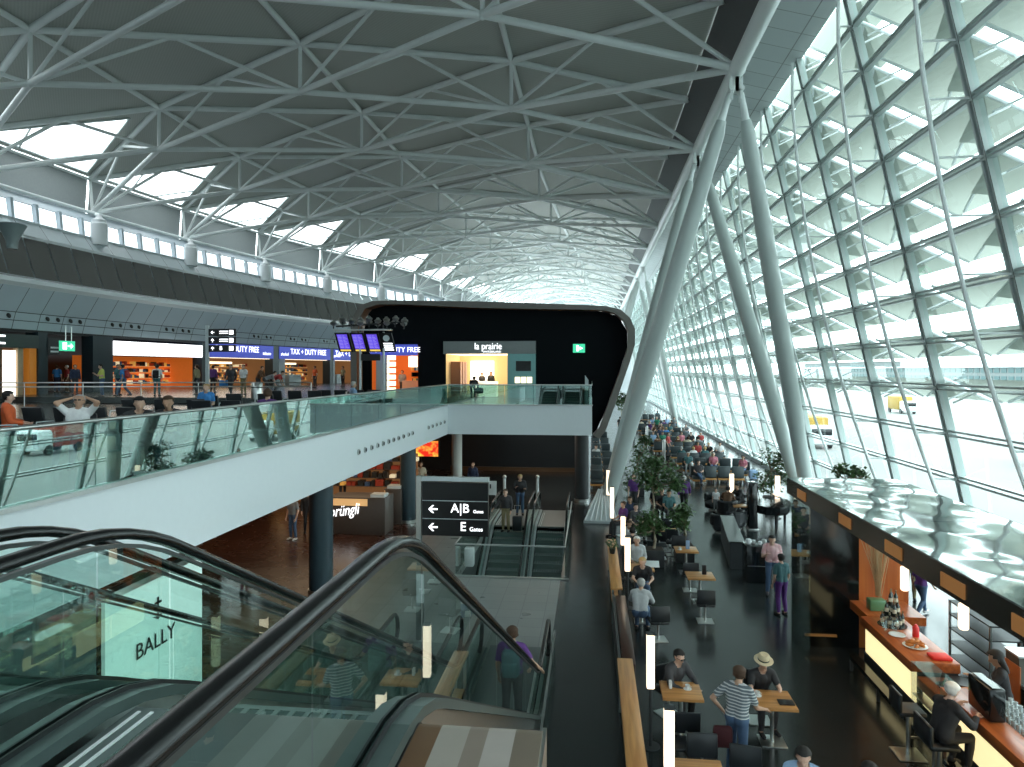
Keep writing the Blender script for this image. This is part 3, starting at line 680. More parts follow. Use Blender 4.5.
# corridor with toilets sign
t = thing('door_1', None, None, tuple(wall_at(60)), kind='structure')
a_, b_ = wall_at(49), wall_at(62); MB().quad((a_.x-2, a_.y, UP), (b_.x-2, b_.y, UP), (b_.x-2, b_.y, 1.0), (a_.x-2, a_.y, 1.0)).build('panel', pbr('grey_door', (.16, .16, .14), .5), t, None)
t = thing('corridor_sign', 'small dark sign with two white lines left of the green exit sign', 'sign', tuple(wall_at(53)+Vector((0, 0, 1.5))))
a_, b_ = wall_at(47.5), wall_at(60); MB().add([(a_.x+.05, a_.y, .9), (b_.x+.05, b_.y, .9), (b_.x+.05, b_.y, 1.9), (a_.x+.05, a_.y, 1.9)], [(0, 1, 2, 3)]).build('board', M['charcoal'], t, None)
c_0, c_1 = wall_at(49), wall_at(57); mb = MB()
for zz in (1.28, 1.05): mb.quad((c_0.x+.1, c_0.y, zz), (c_1.x+.1, c_1.y, zz), (c_1.x+.1, c_1.y, zz+.1), (c_0.x+.1, c_0.y, zz+.1))
mb.build('line', M['white'], t, None)
e0, e1 = P(60.5, 346, X=-30), P(75, 346, X=-30); ez0, ez1 = P(68, 351, X=-30).z, P(68, 341, X=-30).z
t = thing('exit_sign', 'green illuminated exit sign with white arrow hanging over the dark corridor on the left', 'sign', ((e0.x+e1.x)/2, (e0.y+e1.y)/2, ez0))
d_ = (e1-e0).normalized()
def esq(f0, f1, z0, z1, off): 
    p, r_ = e0.lerp(e1, f0), e0.lerp(e1, f1); return MB().add([(pp.x+o, pp.y, z) for z in (z0, z1) for pp, o in ((p, off), (r_, off), (r_, off-.1), (p, off-.1))], [(0, 1, 2, 3), (4, 5, 6, 7), (0, 1, 5, 4), (1, 2, 6, 5), (2, 3, 7, 6), (3, 0, 4, 7)])
esq(0, 1, ez0, ez1, 0).build('lightbox', M['exitgreen'], t, None)
hz_ = (ez0+ez1)/2; esq(.15, .4, hz_-.2, hz_+.2, .03).build('pictogram', M['whitelit'], t, None); esq(.5, .72, hz_-.04, hz_+.04, .03).build('arrow', M['whitelit'], t, None)
mb = MB(); p_ = e0.lerp(e1, .68); r_ = e0.lerp(e1, .85); mb.add([(p_.x+.03, p_.y, hz_-.16), (r_.x+.03, r_.y, hz_), (p_.x+.03, p_.y, hz_+.16)], [(0, 1, 2)]); mb.build('arrow', M['whitelit'], t, None)
for f_ in (.4, .8): p_ = e0.lerp(e1, f_); MB().tube((p_.x-.05, p_.y, ez1), (p_.x-.05, p_.y, 2.5), .03, n=6).build('hanger', M['brush'], t)
# white-signed orange shop
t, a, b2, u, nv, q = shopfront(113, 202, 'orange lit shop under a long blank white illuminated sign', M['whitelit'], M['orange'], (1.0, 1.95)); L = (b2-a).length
M['sig'] = pbr('faint_script', (.75, .62, .60), .5, emis=(.8, .7, .68), estr=.55)
mb = MB()
for f0, f1, k in ((.12, .33, 9), (.46, .60, 6), (.76, .9, 8)):
    pts = []
    for i in range(k*4+1):
        f_ = f0+(f1-f0)*i/(k*4); p_ = a+u*L*f_+nv*.07; pts.append((p_.x, p_.y, 1.48+.13*math.sin(i*PI/2)))
    mb.path(pts, .014, 4)
mb.build('faint_script', M['sig'], t)
def wtext(s, f_, z, size, tt, mat=None, xs=1.0):
    p_ = a+u*L*f_+nv*.08; ang = math.atan2(u.y, u.x)
    return text('lettering', s, size, mat or M['whitelit'], (p_.x, p_.y, z), (PI/2, 0, ang), tt, xs=xs)
for px0, px1, lab, items in [(208, 273, 'duty-free shop with blue sign, first one past the orange shop', [('TAX + DUTY FREE', 237, 1.78, .74), ('tabacco', 266, 1.5, .42)]),
                             (279, 330, 'duty-free shop with blue sign, middle of the row, pale pillar and counters inside', [('alcohol', 284, 1.5, .42), ('TAX + DUTY FREE', 308, 1.75, .76)]),
                             (333.5, 354, 'duty-free shop with blue sign at the far end, half hidden by the flight screens', [('parfum', 336.5, 1.5, .42), ('TAX + DUTY', 347, 1.75, .8)])]:
    t, a, b2, u, nv, q = shopfront(px0, px1, lab, M['bluesign'], M['browni'], (1.05, 2.2)); L = (b2-a).length
    for s, f_, z, size in items: wtext(s, (wall_at(f_)-a).length/L, z, size, t, xs=.95)
    MB().add(*q(.1, L-.1, .3, .5, 1.0, 1.04)).build('downlight_strip', M['warmlit'], t, None)
    MB().add(*q(.4, L*.62, 1.9, 2.3, .55, .72)).build('light_panel', M['warmlit'], t, None)
    if px0 > 250:
        MB().add(*q(L*.02, L*.14, .2, 1.0, UP, 1.05)).build('pale_pillar', M['palegrey'], t, None)
        MB().add(*q(L*.2, L*.42, .1, .9, UP, UP+1.3)).build('counter', M['palegrey'], t, None)
# duty free inside the black box
t = thing('shop', 'duty-free kiosk with blue sign set into the left end of the black box', 'shop', ((dz0+dz1)/2, BY, UP))
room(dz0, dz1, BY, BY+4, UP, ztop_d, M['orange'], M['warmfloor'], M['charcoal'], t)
z0_ = P(400, 355.5, Y=BY).z; MB().bb(dz0, dz1, BY-.4, BY-.05, z0_, ztop_d+.02).build('sign_panel', M['bluesign'], t, None)
text('lettering', 'TAX + DUTY FREE', .46, M['whitelit'], P(394, 350, Y=BY-.44), (PI/2, 0, 0), t, xs=.92)
x0_, x1_ = P(375, 400, Y=BY).x, P(386, 400, Y=BY).x; MB().bb(x0_, x1_, BY+.2, BY+.8, UP, z0_).build('pale_pillar', M['palegrey'], t, None)
mb = MB()
for i in range(7): mb.bb(x1_, x1_+.45, BY+.25, BY+.7, UP+.3+i*.42, UP+.6+i*.42)
mb.build('lit_shelf', M['warmlit'], t, None)
MB().bb(x1_+.9, dz1-.1, BY+.6, BY+1.3, UP, UP+1.05).build('counter', pbr('salmon_counter', (.55, .25, .14), .5, emis=(1, .4, .2), estr=.15), t, None)
for k, mm in enumerate(GOODS):
    mb = MB(); rng = random.Random(k)
    for i in range(26): mb.box((rng.uniform(x1_+.8, dz1-.5), BY+3.6, UP+.6+.42*rng.randrange(6)), (.22, .2, .3))
    mb.build('merchandise', mm, t, None)['kind'] = 'stuff'
MB().bb(dz1-.6, dz1-.05, BY-.1, BY+.1, z0_-.75, z0_-.05).build('lamp', M['warmlit'], t, None)
# ================================================================ ESCALATORS
def zprof(y, ys, z0, z1, m=.505, T=.9):
    run = (z0-z1)/m; ye = ys+run     # straight part between ys+T and ye; blends of length T
    if y <= ys: return z0
    if y < ys+T: return z0-m*(y-ys)**2/(2*T)
    if y < ye: return z0-m*(y-ys-T/2)
    if y < ye+T: return z1+m*(ye+T-y)**2/(2*T)
    return z1
M['guide'] = pbr('dark_rail_guide', (.10, .11, .11), .35, .8)
M['step'] = pbr('step_metal', (.13, .19, .18), .45, .3); M['stepedge'] = pbr('step_edge', (.30, .38, .36), .4, .4)
M['deckmetal'] = pbr('escalator_deck', (.10, .135, .13), .35, .5); M['combplate'] = pbr('comb_plate', (.15, .18, .178), .4, .4)
def escalator(label, xl, xr, ys, z0, z1, ytop0, yend, d=1, n_steps=36, pan=1.3):
    # ys: start of the slope, measured along d; d=+1 runs away from the camera, -1 towards it
    t = thing('escalator', label, 'escalator', ((xl+xr)/2, d*ys, z0), group=None)
    def line(dz, a, b_, k=70): return [(d*y, zprof(y, ys, z0, z1)+dz) for y in [a+(b_-a)*i/k for i in range(k+1)]]
    for x in (xl, xr):
        pts = [(x, y, z) for y, z in line(.93, ytop0, yend, 90)]
        R = .36; cz = pts[-1][2]-R
        pts += [(x, d*(yend+R*math.sin(a)), cz+R*math.cos(a)) for a in [PI*i/10 for i in range(1, 11)]]
        if ytop0 > 5 or d < 0:
            s0 = pts[0]; czz = s0[2]-R
            pts = [(x, d*(ytop0-R*math.sin(a)), czz+R*math.cos(a)) for a in [PI*i/10 for i in range(10, 0, -1)]]+pts
        mb = MB(); vs = []; prof_ = [(-.043, -.012), (-.045, .008), (-.034, .027), (-.016, .035), (.016, .035), (.034, .027), (.045, .008), (.043, -.012), (.03, -.022), (-.03, -.022)]
        for k, p in enumerate(pts):
            a = Vector(pts[min(k+1, len(pts)-1)])-Vector(pts[max(k-1, 0)]); a.normalize(); nn_ = Vector((1, 0, 0)).cross(a)*d
            for u_, v_ in prof_: vs.append(Vector(p)+Vector((u_, 0, 0))+nn_*v_)
        k_ = len(prof_); mb.add(vs, [(i*k_+j, i*k_+(j+1) % k_, (i+1)*k_+(j+1) % k_, (i+1)*k_+j) for i in range(len(pts)-1) for j in range(k_)])
        mb.build('handrail', M['rubber'], t, 60)
        mb = MB(); ln = line(.885, ytop0, yend, 80); mb.ribbon(ln, x-.014, x+.014, .022); mb.build('rail_guide', M['guide'], t, None)
        # glass panels
        y = ytop0
        while y < yend+.2:
            y1_ = min(y+1.55, yend+.2); a_ = line(.87, y+.008, y1_-.008, 10); b2_ = line(.1, y+.008, y1_-.008, 10)
            mb = MB(); n_ = len(a_)
            mb.add([(x, yy, zz) for yy, zz in a_]+[(x, yy, zz) for yy, zz in b2_], [(i, i+1, n_+i+1, n_+i) for i in range(n_-1)])
            mb.build('glass_panel', M['glassesc'], t, None); y += 1.55
        mb = MB(); mb.ribbon(line(.11, ytop0-.2, yend+.5, 60), x-.11, x+.11, .06); mb.build('decking', M['deckmetal'] if d > 0 else M['palegrey'], t, None)
        mb = MB()
        for dx_ in (-.018, .018): mb.ribbon(line(.135, ytop0-.2, yend+.5, 60), x+dx_-.006, x+dx_+.006, .03)
        mb.build('glass_gasket', M['black'], t, None)
        mb = MB(); mb.ribbon(line(.06, ytop0-.2, yend+.5, 60), x-.015 if x == xl else x-.03, x+.03 if x == xl else x+.015, .4); mb.build('skirt', M['brush'], t, None)
    mb = MB(); mb.ribbon(line(-.12, ytop0, yend+.5, 50), xl-.10, xl-.06, .75); mb.ribbon(line(-.12, ytop0, yend+.5, 50), xr+.06, xr+.10, .75); mb.ribbon(line(-.85, ytop0, yend+.5, 50), xl-.10, xr+.10, .04)
    mb.build('truss_cladding', M['charcoal'], t, None)
    mb = MB()
    for xx in (xl+.165, xl+.235): mb.ribbon([(d*y, z0+.018) for y in (ytop0, ys+.3)], xx, xx+.018, .006)
    mb.build('floor_line', M['white'], t, None)
    # landing plates
    for a_, b_, zz in ((ytop0-.6, ys+.35, z0), (ys+(z0-z1)/.505+.75, yend+.9, z1)):
        mb = MB(); y0_, y1_ = sorted((d*a_, d*b_)); mb.bb(xl+.12, xr-.12, y0_, y1_, zz-.05, zz+.01); mb.build('landing_plate', M['combplate'], t, None)
    tread = .4; y = ys+.35; k = 0
    while y < ys+(z0-z1)/.505+.8 and k < n_steps:
        zc_ = zprof(y+tread, ys, z0, z1)
        mb = MB(); ya, yb = sorted((d*y, d*(y+tread))); mb.bb(xl+.13, xr-.13, ya, yb, zc_-.22, zc_)
        e_ = d*(y+tread); mb.bb(xl+.13, xr-.13, min(e_, e_-d*.03), max(e_, e_-d*.03), zc_-.02, zc_+.006, 1)
        for q in range(int((xr-xl-.3)/.09)): mb.bb(xl+.16+q*.09, xl+.19+q*.09, ya+.02, yb-.03, zc_, zc_+.008, 1)
        mb.build('step', (M['step'], M['stepedge']), t, None); y += tread; k += 1
    return t
escalator('nearest escalator in the foreground, its black handrail crossing the picture down to the lower floor', -2.46, -.95, 3.02, UP, LOW, -.8, 15.2)
escalator('escalator at the far left of the foreground, beside the white balcony', -4.4, -2.92, 3.02, UP, LOW, -.8, 15.2)
escalator('left one of the two far escalators through the lower floor, with riders and a suitcase', -4.1, -2.58, -28.9, LOW, -12, -31.3, -15.5, d=-1)
escalator('right one of the two far escalators sinking through the lower floor, empty', -2.34, -1.0, -28.9, LOW, -12, -31.3, -15.5, d=-1)
# metal landing edge beside the near escalator
t = thing('landing_plate', 'polished metal landing edge with rounded lip right of the near escalator', 'landing', (-.55, 2.2, UP))
ln = [(y, UP+.03) for y in (-.5, 1, 2, 3.3)]+[(3.3+.14*math.sin(a), UP+.03-.14+.14*math.cos(a)) for a in [PI/2*i/8 for i in range(1, 9)]]+[(3.44, -3.0)]
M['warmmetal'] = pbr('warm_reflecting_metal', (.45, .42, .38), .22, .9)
WM = [pbr('metal_reflection_%d' % i, c, .42, .35) for i, c in enumerate([(.17, .09, .045), (.40, .36, .31), (.27, .22, .18), (.44, .40, .36), (.20, .16, .12)])]  # strip tones paint brown and cream reflections onto the metal plate
for i, (x0, x1, m_) in enumerate([(-.84, -.72, 0), (-.72, -.58, 1), (-.58, -.49, 2), (-.49, -.36, 3), (-.36, -.235, 4)]): MB().ribbon(ln, x0, x1, .03).build('plate_reflection', WM[m_], t, 35)
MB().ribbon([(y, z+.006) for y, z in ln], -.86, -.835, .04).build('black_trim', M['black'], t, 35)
MB().bb(-.24, -.22, -.5, 3.42, -3.0, UP+.0).build('edge_strip', M['brush'], t, None)
MB().bb(-.82, -.26, 3.36, 3.40, -3.1, -2.2).build('underside', M['charcoal'], t, None)
# low steel line at the foot of the escalator side
t = thing('floor_rail', 'low steel-framed glass screen along the side of the near escalator on the lower floor', 'railing', (-.82, 13, LOW))
MB().bb(-.84, -.80, 8.5, 15.6, LOW+.55, LOW+.6).build('top_rail', M['brush'], t, None); MB().bb(-.825, -.815, 8.5, 15.6, LOW+.02, LOW+.56).build('glass_panel', M['glassclear'], t, None)
# glass railing round the far void
t = thing('glass_railing', 'glass railing with thin steel top rail round the near end of the far escalator opening', 'railing', (-2.5, 21.4, LOW))
MB().path([(-4.22, 28.2, LOW+1), (-4.22, 21.4, LOW+1), (-.82, 21.4, LOW+1), (-.82, 28.8, LOW+1)], .022, 8).build('top_rail', M['brush'], t)
for i in range(3): MB().bb(-4.2+i*1.13, -4.2+i*1.13+1.11, 21.4, 21.415, LOW+.03, LOW+.97).build('glass_panel', M['glassclear'], t, None)
for x in (-4.22, -.82):
    for i in range(4): MB().bb(x-.007, x+.007, 21.45+i*1.7, 21.45+i*1.7+1.68, LOW+.03, LOW+.97).build('glass_panel', M['glassclear'], t, None)
MB().bb(-4.3, -.7, 21.36, 21.44, LOW-.3, LOW+.04).build('base_rail', M['brush'], t, None)
t = thing('floor_guide', 'white box standing at the left end of the far glass railing', 'box', (-4.0, 21.0, LOW)); MB().rbox((-3.98, 22.6, LOW+.3), (.3, .3, .6), .03).build('panel', M['white'], t)
# ================================================================ SIGNS
M['signblack'] = pbr('sign_black', (.008, .008, .009), .35)
def arrow(mb, x, z, s, y, ang=0):   # arrow pointing left when ang=0
    R = lambda px_, pz_: (x+s*(px_*math.cos(ang)-pz_*math.sin(ang)), z+s*(px_*math.sin(ang)+pz_*math.cos(ang)))
    for poly in ([(-.5, 0), (-.05, .42), (.12, .42), (-.22, .07), (-.22, -.07), (.12, -.42), (-.05, -.42)], [(-.3, .08), (.5, .08), (.5, -.08), (-.3, -.08)]):
        mb.prism([R(*p) for p in poly], y-.012, y-.001, 'Y')
sy = 16.2
t = thing('direction_sign', 'tall black wayfinding sign reading A|B Gates and E Gates on a steel post', 'sign', (P(419, 640, Y=sy).x, sy, LOW))
q = lambda x, y: P(x, y, Y=sy)
a, b2 = q(422, 482), q(488, 537)
MB().bb(a.x, b2.x, sy, sy+.14, b2.z, a.z).build('panel', M['signblack'], t, None)
a2, b3 = q(421.5, 477), q(488.5, 482); MB().bb(a2.x, b3.x, sy-.02, sy+.16, b3.z, a2.z).build('header', M['palegrey'], t, None)
mb = MB()
for yy in (500.5, 518.5): c = q(430, yy); mb.bb(a.x, b2.x, sy-.006, sy, c.z-.008, c.z+.008)
mb.build('divider', M['palegrey'], t, None)
p_ = q(419, 480); MB().bb(p_.x-.07, p_.x+.05, sy, sy+.12, LOW, q(419, 476).z).build('post', M['brush'], t, None)
mb = MB(); c = q(433, 509); arrow(mb, c.x, c.z, .22, sy); mb.build('arrow', M['whitelit'], t, None); mb = MB(); c = q(433, 527); arrow(mb, c.x, c.z, .22, sy); mb.build('arrow', M['whitelit'], t, None)
c = q(463, 508.8); text('lettering', 'A|B', .30, M['whitelit'], (c.x-.07, sy-.01, c.z), (PI/2, 0, 0), t)
c = q(480, 511.8); text('lettering', 'Gates', .105, M['whitelit'], (c.x-.04, sy-.01, c.z), (PI/2, 0, 0), t)
c = q(464, 527); text('lettering', 'E', .30, M['whitelit'], (c.x-.02, sy-.01, c.z), (PI/2, 0, 0), t)
c = q(477, 529.5); text('lettering', 'Gates', .135, M['whitelit'], (c.x-.02, sy-.01, c.z), (PI/2, 0, 0), t)
t = thing('notice', 'white paper notice on a slim stand beside the post of the A|B sign', 'notice', tuple(P(420, 640, Y=15.6)))
a, b2 = P(416.5, 574, Y=15.6), P(423.5, 603, Y=15.6); MB().bb(a.x, b2.x, 15.6, 15.62, b2.z, a.z).build('sheet', M['white'], t, None); MB().bb(b2.x-.02, b2.x+.01, 15.62, 15.65, LOW, a.z).build('stand', M['brush'], t, None)
# upper floor small wayfinding sign
sy = 30; q = lambda x, y: P(x, y, Y=sy)
t = thing('direction_sign', 'black three-panel sign with arrows on a pale pole before the duty-free shop', 'sign', (q(207, 390).x, sy, UP))
MB().bb(q(205.3, 0).x, q(208.2, 0).x, sy, sy+.12, UP, q(205, 325).z).build('post', M['palegrey'], t, None)
for r0, r1, ang in ((329, 335.8, 0), (337, 343.8, -PI/2), (345, 351.8, -PI/2)):
    a, b2 = q(208.6, r0), q(235, r1); MB().bb(a.x, b2.x, sy, sy+.1, b2.z, a.z).build('panel', M['signblack'], t, None)
    cz = (a.z+b2.z)/2; mb = MB(); arrow(mb, q(212.6, 0).x, cz, .17, sy, ang); mb.build('arrow', M['whitelit'], t, None)
    mb = MB(); mb.bb(q(229.2, 0).x, q(233.4, 0).x, sy-.01, sy, cz-.1, cz+.1)
    if r0 < 344:
        for dz in (.03, -.06): mb.bb(q(219.5, 0).x, q(228, 0).x, sy-.01, sy, cz+dz, cz+dz+.04)
    mb.build('symbol', M['whitelit'], t, None)
    if r0 > 344: text('lettering', 'B', .26, M['whitelit'], (q(221, 0).x, sy-.01, cz), (PI/2, 0, 0), t)
# flight information screens
sy = 28; q = lambda x, y: P(x, y, Y=sy)
t = thing('flight_information_board', 'group of three blue flight monitors and a clock panel on two pale poles', 'screens', (q(371, 395).x, sy, UP))
for px in (359.5, 383): MB().tube((q(px, 0).x, sy+.1, UP), (q(px, 0).x, sy+.1, q(px, 332).z), .05, n=12).build('pole', M['palegrey'], t)
M['purple'] = emit('monitor_purple', (.09, .05, .50), .9); M['yell'] = emit('monitor_yellow', (.8, .55, .1), .8); M['pinkline'] = emit('monitor_text', (.30, .25, .75), .8)
for i, x0 in enumerate((335.5, 350.5, 365, 379.5)):
    a = q(x0, 333); w_ = q(x0+(13.8 if i < 3 else 12.5), 333).x-a.x; h = a.z-q(x0, 352).z
    mb = MB(); sh_ = .13; z0_, z1_ = a.z-h, a.z
    def slab(u0, u1, v0, v1, d0, d1, mb=None):
        mb = mb or MB(); f = lambda u_, v_, d_: (a.x+u_*w_+sh_*(1-v_), sy+d_-.25*(v_-.5), z0_+v_*h)
        return mb.add([f(u0, v0, d0), f(u1, v0, d0), f(u1, v1, d0), f(u0, v1, d0), f(u0, v0, d1), f(u1, v0, d1), f(u1, v1, d1), f(u0, v1, d1)], [(0, 1, 2, 3), (4, 5, 6, 7), (0, 1, 5, 4), (1, 2, 6, 5), (2, 3, 7, 6), (3, 0, 4, 7)])
    s_o = slab(0, 1, 0, 1, -.02, .12).build('screen' if i < 3 else 'clock_panel', M['signblack'], t, None)
    if i < 3:
        slab(.13, .87, .16, .92, -.03, -.021).build('display', M['purple'], s_o, None); slab(.13, .87, .05, .13, -.03, -.021).build('status_bar', M['yell'], s_o, None)
        mb = MB()
        for k in range(9): slab(.17, .45, .22+k*.075, .245+k*.075, -.036, -.031, mb); slab(.52, .8-(k % 3)*.07, .22+k*.075, .245+k*.075, -.036, -.031, mb)
        mb.build('text_row', M['pinkline'], s_o, None)
    else:
        cc = Vector((a.x+w_*.5+.05, sy-.12, z0_+h*.72)); MB().tube(cc, cc+Vector((0, .05, 0)), .13, n=20).build('clock', M['palegrey'], s_o)
        mb = MB()
        for k in range(4): slab(.18, .9, .08+k*.11, .14+k*.11, -.036, -.021, mb)
        mb.build('text_row', M['whitelit'], s_o, None)
MB().bb(q(334.5, 0).x, q(392, 0).x, sy-.17, sy+.1, q(0, 333).z, q(0, 331.8).z).build('top_rail', M['brush'], t, None)
a, b2 = q(361, 354), q(380, 360.5); MB().bb(a.x, b2.x, sy, sy+.06, b2.z, a.z).build('hint_board', M['signblack'], t, None)
t = thing('light_cluster', 'cluster of chrome indirect floodlights above the flight monitors', 'light fixture', (q(371, 326).x, sy, q(0, 331).z))
for i in range(17):
    x = q(336+i*4.4, 0).x; z = q(0, 326.5-(i % 3)*1.9).z; yy = sy+.28*((i % 2)*2-1)
    MB().lathe((x, yy, z), [(.04, -.1), (.12, -.05), (.15, .03), (.10, .06), (.04, .14)], 12).build('reflector', M['brush'], t)
    MB().tube((x, yy, z-.22), (x, yy, z-.08), .03, n=6).build('stem', M['charcoal'], t)
MB().tube((q(336, 0).x, sy, q(0, 329).z), (q(408, 0).x, sy, q(0, 325).z), .035, n=8).build('bar', M['charcoal'], t)
for px in (359.5, 383): MB().tube((q(px, 0).x, sy+.1, q(px, 332).z), (q(px, 0).x, sy, q(0, 326).z), .03, n=6).build('bracket', M['charcoal'], t)
# hanging camera at left edge
v = P(12, 232, Y=12)
t = thing('ceiling_spotlight', 'dark grey projector lamp with a white arm at the far left edge', 'lamp', tuple(v))
MB().lathe(v+Vector((.0, 0, -.05)), [(.09, -.27), (.1, -.12), (.2, .10), (.24, .18), (.22, .2)], 16).build('housing', pbr('grey_housing', (.10, .13, .13), .4), t); MB().capsule(v+Vector((-.6, 0, .12)), .09, v+Vector((-.05, -.1, .16)), .09, 10).build('arm', M['white'], t); MB().tube(v+Vector((-.6, 0, .1)), v+Vector((-.6, 0, 9)), .03, n=6).build('hanger', M['steel'], t)
# ================================================================ LOWER LEFT SHOPS
t = thing('fashion_shop', 'lit white shopfront panel with the word BALLY under the balcony, seen through the escalator glass', 'shop', (-7.3, 10.5, LOW))
a, b2 = P(105, 600, X=-7.2), P(202, 558, X=-7.2)
M['bally'] = pbr('white_translucent_panel', (.75, .85, .83), .4, emis=(.75, .93, .9), estr=.26)
ym = (a.y+b2.y)/2
for y0_, y1_ in ((a.y, ym-.012), (ym+.012, b2.y)): MB().bb(-7.26, -7.2, y0_, y1_, LOW, -3.45).build('window_panel', M['bally'], t, None)
MB().bb(-7.3, -7.15, a.y-.05, b2.y+.05, -3.45, -3.35).build('frame', M['brush'], t, None)
text('lettering', 'BALLY', .36, M['signblack'], (-7.18, ym-.1, -4.5), (PI/2, 0, PI/2), t, xs=1.05)
mb = MB(); cz = -3.95
mb.box((-7.18, ym-.05, cz), (.01, .04, .34)); mb.box((-7.18, ym-.05, cz+.08), (.01, .18, .04)); mb.prism([(ym-.2, cz-.12), (ym-.05, cz-.2), (ym+.1, cz-.12), (ym-.05, cz-.15)], -7.19, -7.175); mb.build('emblem', M['signblack'], t, None)
w_ = struct('wall_lower', MB().bb(-7.6, -7.3, -4, a.y-.05, LOW, -3.0), M['tealdark'])
mb = MB()
for y0_, y1_, z0_, z1_ in ((3.6, 4.3, -5.3, -4.9), (6.0, 6.8, -5.4, -4.8), (5.0, 5.5, -6.0, -5.6)): mb.bb(-7.3, -7.25, y0_, y1_, z0_, z1_)
mb.build('lit_niche', M['warmlit'], w_, None)
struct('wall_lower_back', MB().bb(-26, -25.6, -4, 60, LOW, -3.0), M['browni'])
struct('wall_lower_end', MB().bb(-26, -16.2, 45, 45.3, LOW, -3.0), M['darki'])
# confectionery kiosk
def counter(px0, px1, ybase, ytop, label, word=None, Y=None):
    g0 = P(px0, ybase, Z=LOW); Y = g0.y; g1 = P(px1, ybase, Y=Y); zt = P(px0, ytop, Y=Y).z
    t = thing('shop_counter', label, 'counter', ((g0.x+g1.x)/2, Y+.6, LOW))
    MB().rbox(((g0.x+g1.x)/2, Y+.6, (LOW+zt)/2), (g1.x-g0.x, 1.2, zt-LOW), .03).build('body', M['counterbrown'], t)
    MB().bb(g0.x+.05, g1.x-.7, Y-.01, Y+.02, zt-.32, zt-.05).build('display_window', M['shelflit'], t, None)
    MB().bb(g1.x-.62, g1.x-.05, Y+.1, Y+.6, zt, zt+.12).build('till', M['white'], t, None)
    return t, g0, g1, Y, zt
M['counterbrown'] = pbr('grey_brown_counter', (.085, .065, .055), .4)
t, g0, g1, Y, zt = counter(328, 385, 534, 497, 'grey-brown chocolate kiosk counter with the script word Sprüngli, behind the slate column')
text('lettering', 'Sprüngli', .60, M['whitelit'], (P(341, 512, Y=Y-.03).x, Y-.03, P(340, 511, Y=Y).z), (PI/2, math.radians(-8), 0), t, xs=.72, shear=.4)
counter(384, 401, 524, 489, 'second grey-brown kiosk counter, between the chocolate counter and the slate column')
ks = thing('kiosk_display', 'long dark display shelving full of red and brown packages behind the kiosk counters', 'shelving', (-11, 32.5, LOW))
rng = random.Random(5); gd = [MB() for _ in GOODS]; sh = MB()
for zz in (LOW+.9, LOW+1.3, LOW+1.7, LOW+2.1):
    sh.bb(-15.5, -8.3, 32.2, 32.8, zz-.03, zz)
    x = -15.4
    while x < -8.5: w_ = rng.uniform(.12, .4); gd[rng.choice([0, 0, 1, 2, 2, 3, 4])].bb(x, x+w_, 32.2, 32.6, zz, zz+rng.uniform(.1, .32)); x += w_+rng.uniform(.02, .15)
sh.build('shelf', M['counterbrown'], ks, None); MB().bb(-15.5, -8.3, 32.8, 32.9, LOW, LOW+2.4).build('back_panel', M['browni'], ks, None)
for g_, mm in zip(gd, GOODS):
    g_.build('package', mm, ks, None)['kind'] = 'stuff'
for i, (px, py) in enumerate([(293+0, 470), (342, 470), (362, 476), (371, 492)]):
    pass
t = thing('menu_screen', 'bright red and yellow lit advertising screen under the balcony left of the grey corner column', 'screen', tuple(P(427, 450, Y=38)))
a, b2 = P(414, 441, Y=40), P(438, 456.5, Y=40); 
m, n, l, b = nt('fiery_screen'); tc = n.new('ShaderNodeTexCoord'); no = n.new('ShaderNodeTexNoise'); no.inputs['Scale'].default_value = 2.2; cr = n.new('ShaderNodeValToRGB')
cr.color_ramp.elements[0].position = .4; cr.color_ramp.elements[0].color = (.6, .02, .01, 1); cr.color_ramp.elements[1].position = .62; cr.color_ramp.elements[1].color = (1, .6, .08, 1)
l.new(tc.outputs['Object'], no.inputs['Vector']); l.new(no.outputs['Fac'], cr.inputs[0]); l.new(cr.outputs[0], b.inputs['Emission Color']); l.new(cr.outputs[0], b.inputs['Base Color']); b.inputs['Emission Strength'].default_value = 1.1
MB().bb(a.x, b2.x, 40, 40.08, b2.z, a.z).build('display', m, t, None); MB().bb(a.x-.08, b2.x+.08, 40.05, 40.15, b2.z-.08, a.z+.08).build('frame', M['signblack'], t, None); MB().bb(a.x+.3, a.x+.4, 40.15, 40.2, LOW, a.z).build('post', M['signblack'], t, None)
# things in the dark passage
t = thing('notice_stand', 'small white notice board on a stand left of the men coming down the far escalator', 'notice', tuple(P(491, 500, Y=32.5)))
a, b2 = P(486.5, 481, Y=32.5), P(496.5, 495, Y=32.5); MB().bb(a.x, b2.x, 32.5, 32.53, b2.z, a.z).build('board', M['white'], t, None); MB().bb(b2.x-.06, b2.x, 32.5, 32.53, LOW, b2.z).build('leg', M['brush'], t, None); MB().bb(a.x+.15, a.x+.22, 32.49, 32.5, a.z-.35, a.z-.15).build('mark', M['charcoal'], t, None)
for px, lab in ((504.5, 'left one of the two short white bollards behind the far escalators'), (537.5, 'right one of the two short white bollards behind the far escalators')):
    v = P(px, 498, Y=33.5); t = thing('bollard', lab, 'bollard', (v.x, 33.5, LOW)); MB().tube((v.x, 33.5, LOW), (v.x, 33.5, P(px, 477, Y=33.5).z), .07, n=12).build('post', M['white'], t); MB().ball((v.x, 33.5, P(px, 477, Y=33.5).z), .1, 10).build('cap', M['brush'], t)
